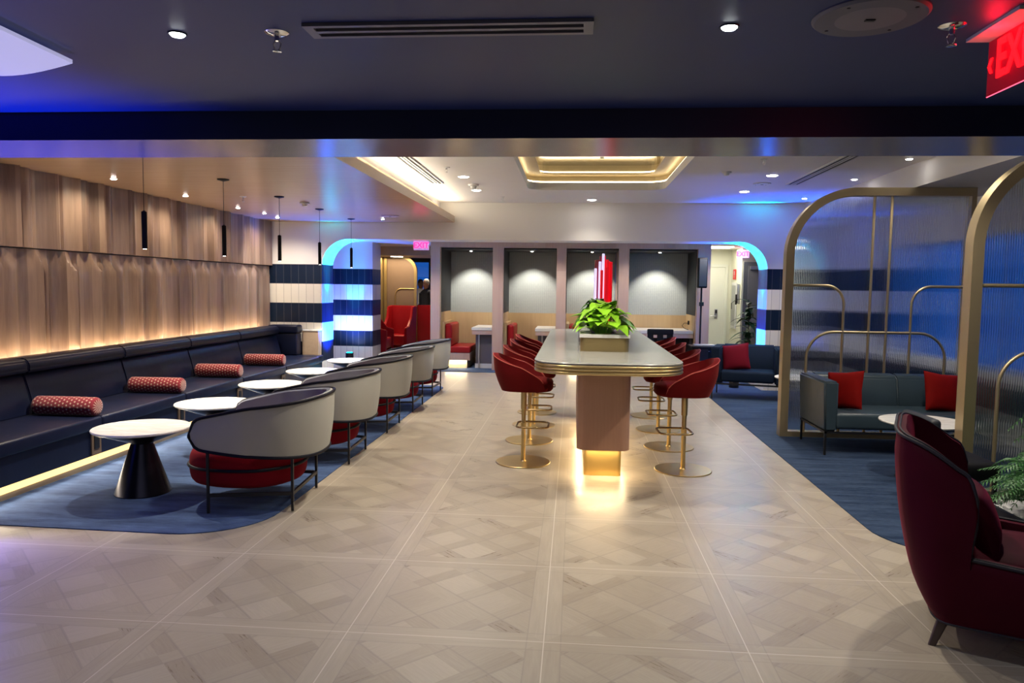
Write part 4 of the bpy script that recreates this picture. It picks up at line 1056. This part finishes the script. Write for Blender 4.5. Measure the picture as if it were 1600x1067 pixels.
dup(ct, (2.98, 6.50, .007), 0, 'white marble cocktail table before the slate sofa, half hidden by the wing chair')
dup(ct, (2.90, 9.55, .007), 0, 'white marble cocktail table glimpsed left of the far screen post')
# dark lounge chair mostly hidden behind the wing chair
t = thing('lounge_chair', 'dark lounge chair almost hidden behind the maroon wing chair', 'lounge chair', (2.77, 5.60, .006), math.radians(-90))
link('seat', bx(-.24, -.20, .26, .24, .24, .40, .04, 3), 'blackm', t, 50); link('backrest', bx(-.24, -.26, .30, .24, -.18, .70, .03, 3), 'dark', t, 50)
for sx in (-1, 1):
    for sy in (-1, 1): link('leg', bx(sx * .22 - .012, sy * .21 - .012 - .01, 0, sx * .22 + .012, sy * .21 + .012 - .01, .28), 'black', t)

# wing chair, foreground right. local +y is the front
def wing_chair():
    t = thing('wing_chair', 'maroon velvet wing chair with dark piping, in the foreground at right', 'armchair', (2.06, 3.55, 0), -PI / 2 - math.radians(24))
    hw, db, df = .365, .335, .46
    def foot(s):
        a = abs(s); sg = 1 if s > 0 else -1
        if a > .40: f = (a - .40) / .60; x = hw * (1 + .04 * f); y = -.21 + (df + .21) * f
        else:
            th = a / .40 * PI / 2; n = .60; x = hw * math.sin(th) ** n; y = -.21 - (db - .21) * math.cos(th) ** n
        return Vector((sg * x, y, 0))
    def nrm(s):
        d = foot(min(1, s + .008)) - foot(max(-1, s - .008)); d.normalize(); return Vector((d.y, -d.x, 0))
    zb = .135
    # outline in (s, z): arm height until s=.72, wing rises in an S curve, then the crown
    def outline(a):
        if a > .445: return .455 - .05 * (a - .445) / .555
        if a > .405: f = (.445 - a) / .04; return .455 + .36 * (1 - (1 - f) ** 2.2)
        f = a / .405; return .815 + .150 * (1 - f ** 4.5)
    N_ = 220; rows = 16; G = {}
    for key, off in (('o', .035), ('i', -.035)):
        g = []
        for i in range(N_ + 1):
            s = -1 + 2 * i / N_; a = abs(s); f = foot(s); n_ = nrm(s); zt = outline(a); back = max(0, 1 - a / .75) ** .8
            if a > .93: zt -= .05 * ((a - .93) / .07) ** 2
            col = []
            for k in range(rows + 1):
                v = k / rows; z = zb + (zt - zb) * v; q = (z - zb) / .85
                lean = -.155 * q * min(1, back * 1.3)                    # the back rakes
                wing = .055 * max(0, (z - .47) / .5) * (1 if a < .53 else 0) * (a / .5)
                belly = .03 * math.sin(PI * min(1, q * 1.1)) - .035 * max(0, 1 - q * 4) ** 2
                roll = (-.02 * max(0, v - .9) / .1) if key == 'o' else (.012 * max(0, v - .9) / .1)
                p = f + n_ * (off + belly * (1 if key == 'o' else .3) + wing * .4 + roll) + Vector((0, lean, z))
                if a < .56 and z > .455: p.y += .07 * min(1, (z - .455) / .2) * min(1, max(0, (a - .25) / .15)) * (1 if a < .43 else max(0, (.50 - a) / .07))      # wing leans forward
                col.append(p)
            g.append(col)
        G[key] = g
    for key, nm_ in (('o', 'outer_shell'), ('i', 'inner_back')):
        b = NB(); V = [[b.verts.new(p) for p in c] for c in G[key]]
        for a_, b_ in zip(V, V[1:]):
            for k in range(rows): b.faces.new((a_[k], b_[k], b_[k + 1], a_[k + 1]))
        if key == 'o':
            W = [[b.verts.new(G['i'][i][rows]), b.verts.new(G['i'][i][0])] for i in range(N_ + 1)]
            for i in range(N_):
                b.faces.new((V[i][rows], V[i + 1][rows], W[i + 1][0], W[i][0])); b.faces.new((V[i][0], V[i + 1][0], W[i + 1][1], W[i][1]))
            for e in (0, N_):
                I = [W[e][1]] + [b.verts.new(G['i'][e][k]) for k in range(1, rows)] + [W[e][0]]
                for k in range(rows): b.faces.new((V[e][k], V[e][k + 1], I[k + 1], I[k]))
        link(nm_, b, 'maroon', t, 70)
    edge = [G['o'][0][k] + Vector((0, .006, 0)) for k in range(1, rows)] + [G['o'][i][rows] + nrm(-1 + 2 * i / N_) * .006 for i in range(N_ + 1)] + [G['o'][N_][k] + Vector((0, .006, 0)) for k in range(rows - 1, 0, -1)]
    link('piping', tube(NB(), edge, .0075, 8), 'wpipe', t, 60); edge2 = [p + Vector((0, 0, .004)) - nrm(-1 + 2 * min(N_, max(0, i - rows + 1)) / N_) * .018 for i, p in enumerate(edge)]
    link('piping', tube(NB(), edge2[rows - 1:-rows + 1], .0045, 8), 'wpipe', t, 60)
    link('hem_piping', tube(NB(), [G['o'][i][0] for i in range(N_ + 1)], .006, 6), 'wpipe', t, 60)
    rr_ = rrect(.60, .66, .10, 6, 0, .045)
    link('seat_deck', loft(NB(), [[(x * q, (y - .045) * q + .045, z) for x, y in rr_] for q, z in ((.97, .13), (1, .14), (1, .30), (.97, .31))]), 'maroon', t, 50)
    link('seat_cushion', loft(NB(), [[(x * q, (y - .045) * q + .055, z) for x, y in rr_] for q, z in ((.90, .30), (.98, .315), (.98, .40), (.90, .425), (.5, .435))]), 'maroon', t, 60)
    link('lumbar_pillow', cushion(NB(), .44, .15, .30, c=(0, -.14, .55), rot=Euler((math.radians(20), 0, 0)).to_matrix()), 'maroon', t, 70)
    for sx, y in ((-1, -.27), (1, -.27), (-1, .31), (1, .31)):
        L = [[(sx * .27 + sx * .03 * (1 - q) + x * k_, y + (-.045 if y < 0 else .02) * (1 - q) + yy * k_, .135 * q) for x, yy in rrect(.04, .05, .01, 3)] for q, k_ in ((0, .62), (1, 1.05))]
        link('leg', loft(NB(), L), 'woodd', t, 40)
    return t
wing_chair()

# fern in a planter bed of white gravel
def fern(loc, n, R, H, label, seed):
    random.seed(seed); t = thing('fern', label, 'fern', loc); b = NB(); st = NB()
    for i in range(n):
        a = random.uniform(0, 2 * PI); L = R * random.uniform(.7, 1.1); up = random.uniform(.5, 1.25); pts = []
        bend = random.uniform(.5, 1.0)
        for k in range(11):
            s = k / 10; rad = L * (s ** 1.05); z = H * up * math.sin(PI * .5 * min(1, s * 1.35)) - bend * H * .55 * max(0, s - .45) ** 1.4 * 2
            aa = a + .25 * s * math.sin(i)
            pts.append(Vector((math.cos(aa) * rad, math.sin(aa) * rad, max(.02, z))))
        tube(st, pts, .0018, 4)
        for k in range(1, 11):
            for h_ in (0, .5):
                if k == 10 and h_: continue
                p = pts[k] if not h_ else (pts[k] + pts[k + 1]) / 2 if k < 10 else pts[k]
                t_ = (pts[min(10, k + 1)] - pts[k - 1]).normalized(); s = k / 10
                ll = .085 * math.sin(PI * min(1, .12 + s * .86)) + .012
                sd = t_.cross(Vector((0, 0, 1))).normalized()
                for sg in (-1, 1):
                    d = (sd * sg + t_ * .45).normalized(); q = p + d * ll - Vector((0, 0, ll * .25)); w2 = t_ * .0065
                    m1 = p + d * ll * .45
                    b.faces.new([b.verts.new(v) for v in (p, m1 + w2, q, m1 - w2)])
    link('fronds', b, 'fern', t); link('stems', st, 'fern', t); return t
t = thing('floor_planter', 'white-gravel planter box behind the maroon wing chair', 'planter', (3.42, 5.10, .006))
link('box', ringslab(NB(), rrect(1.04, .80, .04, 5), rrect(.98, .74, .03, 5), 0, .13), 'dark', t, 40)
b = NB(); G = []
random.seed(5)
for i in range(30):
    G.append([b.verts.new((-.49 + .98 * i / 29, -.37 + .74 * j / 17, .10 + .025 * random.random() + .045 * math.exp(-((i - 12) / 7) ** 2 - ((j - 6) / 5) ** 2))) for j in range(18)])
for a_, c_ in zip(G, G[1:]):
    for j in range(17): b.faces.new((a_[j], c_[j], c_[j + 1], a_[j + 1]))
g_ = link('gravel', b, 'stone', t); tag(g_, kind='stuff')
fern((3.10, 4.95, .135), 70, .40, .32, 'lighter green fern nearest the wing chair back', 4)
fern((3.46, 5.20, .135), 110, .50, .62, 'tall dark green fern at the right frame edge behind the wing chair', 9)

# ================================================================== BRIGHT CORRIDOR AT RIGHT
struct('wall_corridor', bx(2.35, 17.0, 0, 3.50, 17.1, 2.48), 'cream')
ws = NB(); box(ws, 3.50, 15.95, 0, 3.60, 17.1, 2.48); struct('wall_corridor', ws, 'cream')
struct('wall_corridor', bx(2.30, 15.32, 0, 2.40, 17.1, 2.48), 'cream'); struct('wall_corridor', bx(3.60, 15.95, 0, 4.95, 16.05, 2.48), 'cream')
struct('wall_corridor', bx(4.9, 12.58, 0, 5.0, 16.0, 2.48), 'cream')
t = tag(thing('door_1', None, None, (2.95, 16.99, .0)), kind='structure')
link('door_frame', prism(NB(), [(-.47, 0), (-.47, 2.16), (.47, 2.16), (.47, 0), (.41, 0), (.41, 2.10), (-.41, 2.10), (-.41, 0)], -.03, .0, 'xz'), 'doorp', t)
link('door_leaf', bx(-.41, -.012, .01, .41, .0, 2.10), 'doorp', t)
b = NB(); box(b, .20, -.022, .94, .27, -.012, 1.16, .004); link('lock_plate', b, 'steel', t); b = NB(); tube(b, [(.235, -.02, 1.0), (.235, -.06, 1.0), (.10, -.06, 1.0)], .010, 8); link('door_handle', b, 'chrome', t, 60)
link('keypad', bx(.215, -.026, 1.06, .258, -.020, 1.14), 'black', t)
t = thing('extinguisher_cabinet', 'tall glazed white extinguisher cabinet on the cream corridor wall', 'cabinet', (3.495, 16.55, .75))
link('frame', bx(-.02, -.22, 0, .0, .25, 1.0, .004), 'plast', t); link('pane', bx(-.024, -.17, .06, -.018, .20, .94), 'steel', t); link('extinguisher', lathe(NB(), [(0, .12), (.05, .12), (.055, .15), (.055, .50), (.02, .56), (0, .57)], 16, (-.03, .0, 0)), 'redsign', t, 40) if False else None
link('cabinet_handle', bx(-.032, .16, .42, -.022, .18, .56), 'black', t)
t = thing('fire_sign', 'small red sign with white arrow above the extinguisher cabinet', 'sign', (3.492, 16.60, 1.93)); link('plate', bx(-.012, -.13, -.11, 0, .13, .11), 'redsign', t)
b = prism(NB(), [(-.025, .07), (.025, .07), (.012, -.02), (-.012, -.02)], -.0145, -.012, 'yz'); prism(b, [(-.014, -.04), (.014, -.04), (.014, -.065), (-.014, -.065)], -.0145, -.012, 'yz'); link('symbol', b, 'plast', t)
t = thing('wall_phone', 'small grey phone on the corridor wall right of the glazed cabinet', 'phone', (3.492, 16.10, 1.30)); link('body', bx(-.05, -.05, 0, 0, .05, .42, .01), 'steel', t, 40); link('handset', bx(-.075, -.03, -.02, -.05, .03, .20, .008), 'blackm', t, 40)
t = tag(thing('door_2', None, None, (3.90, 15.94, 0)), kind='structure')
link('door_frame', bx(-.37, -.03, 0, .45, 0, 2.18), 'greyp', t); link('door_leaf', bx(-.28, -.045, .01, .06, -.03, 2.10), 'grille', t); link('door_leaf', bx(.07, -.045, .01, .40, -.03, 2.10), 'grille', t)
link('closer', bx(-.25, -.10, 2.02, .0, -.045, 2.09, .005), 'steel', t)
lamp('AREA', (2.95, 15.9, 2.46), 9.5, (1, .97, .86), size=1.1, sy=1.1, name='corridor_panel'); cp = thing('ceiling_panel', 'bright ceiling panel of the cream corridor', 'light', (2.95, 15.9, 2.48)); link('diffuser', bx(-.3, -.3, -.012, .3, .3, 0), 'lampsoft', cp)
# strap-leaved plant beside the right jamb
random.seed(21); t = thing('corridor_plant', 'dark strap-leaved plant beside the right blue jamb in the corridor', 'plant', (3.42, 14.9, .006))
link('pot', lathe(NB(), [(0, 0), (.15, 0), (.19, .38), (.17, .38), (.165, .34), (0, .34)], 24), 'potw', t, 40)
b = NB()
for i in range(34):
    a = random.uniform(0, 2 * PI); z0 = random.uniform(.5, 1.35); L = random.uniform(.25, .48); d = Vector((math.cos(a), math.sin(a), random.uniform(.3, 1.1)))
    leaf_mesh(b, Vector((0, 0, z0)), d, Vector((0, 0, 1)), L, .12, .25, .7)
link('foliage', b, 'dleaf', t, True); link('stem', tube(NB(), [(0, 0, .3), (.02, 0, .8), (0, .01, 1.4)], .012, 8), 'woodd', t)

# ================================================================== BACK ROOM AT LEFT
struct('wall_far', bx(-9, 22.0, 0, 2.3, 22.2, .35), 'cream'); struct('wall_far', bx(-9, 22.0, 2.3, 2.3, 22.2, 2.6), 'dark')
w2 = tag(thing('window_2', None, None), kind='structure'); b = NB()
for x in (-9, -7.4, -5.8, -5.02, -4.32, -2.6, -1, .6, 2.2): box(b, x - .05, 22.0, .35, x + .05, 22.1, 2.3)
link('window_frame', b, 'dark', w2); link('window_pane', bx(-9, 22.05, .35, 2.3, 22.06, 2.3), 'glass', w2)
struct('wall_backroom', bx(-9.1, 12.6, 0, -9, 22, 2.5), 'cream'); struct('wall_backroom', bx(2.3, 17.1, 0, 2.4, 22.2, 2.5), 'cream')
struct('trim_8', bx(-5.6, 16.6, 2.28, -3.0, 18.2, 2.478), 'oakedge')
downlight(-4.72, 18.4, 2.48, .05, 'recessed downlight in the back room near the brass partition', 30, WARM, 120, 'back room downlights'); downlight(-3.9, 19.8, 2.48, .05, 'recessed downlight in the back room beside the windows', 30, WARM, 120, 'back room downlights')
lamp('AREA', (-4.2, 17.3, 2.26), 26, (1, .74, .45), size=1.5, sy=.7, name='back_room_panel')
cp = thing('ceiling_panel', 'warm ceiling panel of the back room above the red chairs', 'light', (-4.2, 17.3, 2.28)); link('diffuser', bx(-.12, -.12, -.012, .12, .12, 0), 'lampsoft', cp)
t = thing('arched_partition', 'brass-framed rounded bronze partition in the back room', 'screen', (-4.66, 17.9, 0))
H, W, R = 2.33, .82, .40
outer = [(0, 0), (0, H)] + arc(W - R, H - R, R, PI / 2, 0, 14) + [(W, 0)]; inner = [(.07, .05), (.07, H - .07)] + arc(W - R, H - R, R - .07, PI / 2, 0, 14) + [(W - .07, .05)]
b = NB(); n = len(outer); V = [[b.verts.new((p[0], y, p[1])) for p in L] for L in (outer, inner) for y in (-.05, .05)]; o0, o1, i0, i1 = V
for k in range(n):
    j = (k + 1) % n
    for q in ((o0[k], o0[j], i0[j], i0[k]), (o1[k], i1[k], i1[j], o1[j]), (o0[k], o1[k], o1[j], o0[j]), (i0[k], i0[j], i1[j], i1[k])): b.faces.new(q)
link('frame', b, 'brassd', t, 30); link('panel', prism(NB(), inner, -.01, .01, 'xz'), 'bronze', t)
link('muntin', tube(NB(), [(.79, -.02, 1.52)] + [(x, -.02, z) for x, z in arc(.28 + .16, 1.52 - .16, .16, PI / 2, PI)] + [(.28, -.02, .05)], .014, 8), 'brassd', t, 60)
link('muntin', tube(NB(), [(.05, -.02, 1.0)] + [(x, -.02, z) for x, z in arc(.64 - .16, 1.0 - .16, .16, PI / 2, 0)] + [(.64, -.02, .05)], .014, 8), 'brassd', t, 60)
struct('trim_9', bx(-4.98, 17.7, 0, -4.67, 18.1, 2.478), 'brassd')
def high_chair():
    t = thing('high_back_chair', '', 'armchair', (0, 0, 0), 0, 'red leather high-backed chairs in the back room')
    link('seat', bx(-.31, -.30, .20, .31, .24, .44, .04, 3), 'redl', t, 50)
    b = prism(NB(), [(.20, .10), (.30, .10), (.38, 1.14), (.27, 1.14)], -.36, .36, 'yz'); bmesh.ops.bevel(b, geom=list(b.edges), offset=.02, segments=2, affect='EDGES'); link('backrest', b, 'redl', t, 50)
    for sg in (-1, 1):
        b = prism(NB(), [(-.32, .10), (-.34, .62), (-.16, .66), (.02, .86), (.10, 1.12), (.36, 1.14), (.30, .10)], sg * .36 - .035, sg * .36 + .035, 'yz'); bmesh.ops.bevel(b, geom=[e for e in b.edges if e.is_manifold and e.calc_face_angle(0) > .7], offset=.015, segments=2, affect='EDGES'); link('wing', b, 'redl', t, 50)
        for y in (-.27, .25): link('leg', bx(sg * .30 - .015, y - .015, 0, sg * .30 + .015, y + .015, .20), 'woodd', t)
    return t
hc = high_chair(); hc.location = (-4.16, 17.30, 0); hc.scale = (.86, .86, .98); hc.rotation_euler = (0, 0, math.radians(-12)); hc['label'] = 'red high-backed chair facing the aisle in front of the arched brass partition'
dup(hc, (-4.38, 16.25, 0), PI / 2 + .0, 'red high-backed chair seen side-on right beside the striped column')

dup(hc, (-3.74, 18.45, 0), math.radians(200), 'red high-backed chair seen from behind right of the brass partition')

# two people far in the back room
def person(label, loc, rz, top, skinm, cap=None):
    t = thing('person', label, 'person', loc, rz)
    me = bpy.data.meshes.new('body'); J = [(0, 0, .96), (0, 0, 1.12), (0, .0, 1.32), (0, 0, 1.44), (0, -.01, 1.52), (0, -.02, 1.60), (0, -.015, 1.68)]; E_s = [(i, i + 1) for i in range(6)]; Rr = [.135, .125, .145, .10, .055, .082, .085]
    def add(p, parent, r): J.append(p); Rr.append(r); E_s.append((parent, len(J) - 1)); return len(J) - 1
    for sg in (-1, 1):
        h = add((sg * .09, 0, .90), 0, .09); k = add((sg * .10, .02, .50), h, .062); an = add((sg * .10, 0, .09), k, .042); add((sg * .11, -.13, .035), an, .035)
        sh = add((sg * .17, 0, 1.40), 3, .062); el = add((sg * .23, .03, 1.13), sh, .045); wr_ = add((sg * .17, -.17, 1.02), el, .030); pa = add((sg * .155, -.22, 1.01), wr_, .034)
        for q in range(4): f1 = add((sg * (.155 + (q - 1.5) * .018), -.275, 1.005 - .01 * abs(q - 1.5)), pa, .010); add((sg * (.155 + (q - 1.5) * .018), -.305, .985), f1, .008)
        th_ = add((sg * .118, -.235, 1.02), pa, .010); add((sg * .108, -.265, 1.015), th_, .009)
    me.from_pydata(J, E_s, []); o = bpy.data.objects.new('body', me); COL.objects.link(o); o.parent = t
    o.modifiers.new('skin', 'SKIN'); sv = me.skin_vertices[0].data
    for i, r in enumerate(Rr): sv[i].radius = (r * (1.25 if i < 3 else 1), r)
    sv[0].use_root = True; m_ = o.modifiers.new('sub', 'SUBSURF'); m_.levels = 1; m_.render_levels = 1; me.materials.append(MT[top]); o.modifiers['skin'].use_smooth_shade = True
    hd = NB(); lathe(hd, [(0, 1.50), (.045, 1.505), (.070, 1.54), (.082, 1.60), (.085, 1.66), (.070, 1.73), (.035, 1.765), (0, 1.77)], 20, (0, -.02, 0), .88, 1.05)
    b = hd; lathe(b, [(0, -.02), (.012, -.015), (.010, .015), (0, .02)], 8, (0, -.115, 1.62)); 
    for sg in (-1, 1): lathe(b, [(0, -.03), (.012, -.02), (.014, .02), (0, .03)], 8, (sg * .078, -.01, 1.63))
    link('head', b, skinm, t, 70)
    for sg in (-1, 1): link('eye', lathe(NB(), [(0, -.007), (.008, 0), (0, .007)], 8, (sg * .028, -.098, 1.65)), 'dark', t)
    link('mouth', bx(-.022, -.108, 1.573, .022, -.098, 1.580), 'redsign', t)
    link('hair', lathe(NB(), [(.088, 1.66), (.090, 1.70), (.075, 1.755), (.035, 1.785), (0, 1.79)], 20, (0, -.005, 0), .92, 1.05), cap or 'hair', t, 60)
    for sg in (-1, 1): link('sleeve', tube(NB(), [(sg * .17, 0, 1.40), (sg * .23, .03, 1.14)], [.072, .056], 10), top, t, 60)
    return t
person('person in a white shirt standing beyond the red chairs at the back windows', (-4.45, 21.2, 0), math.radians(25), 'shirtw', 'skin')
person('person in dark clothes and pale cap, half hidden by the booth pillar', (-3.97, 19.7, 0), math.radians(-30), 'cloth', 'skinl', 'shirtw')
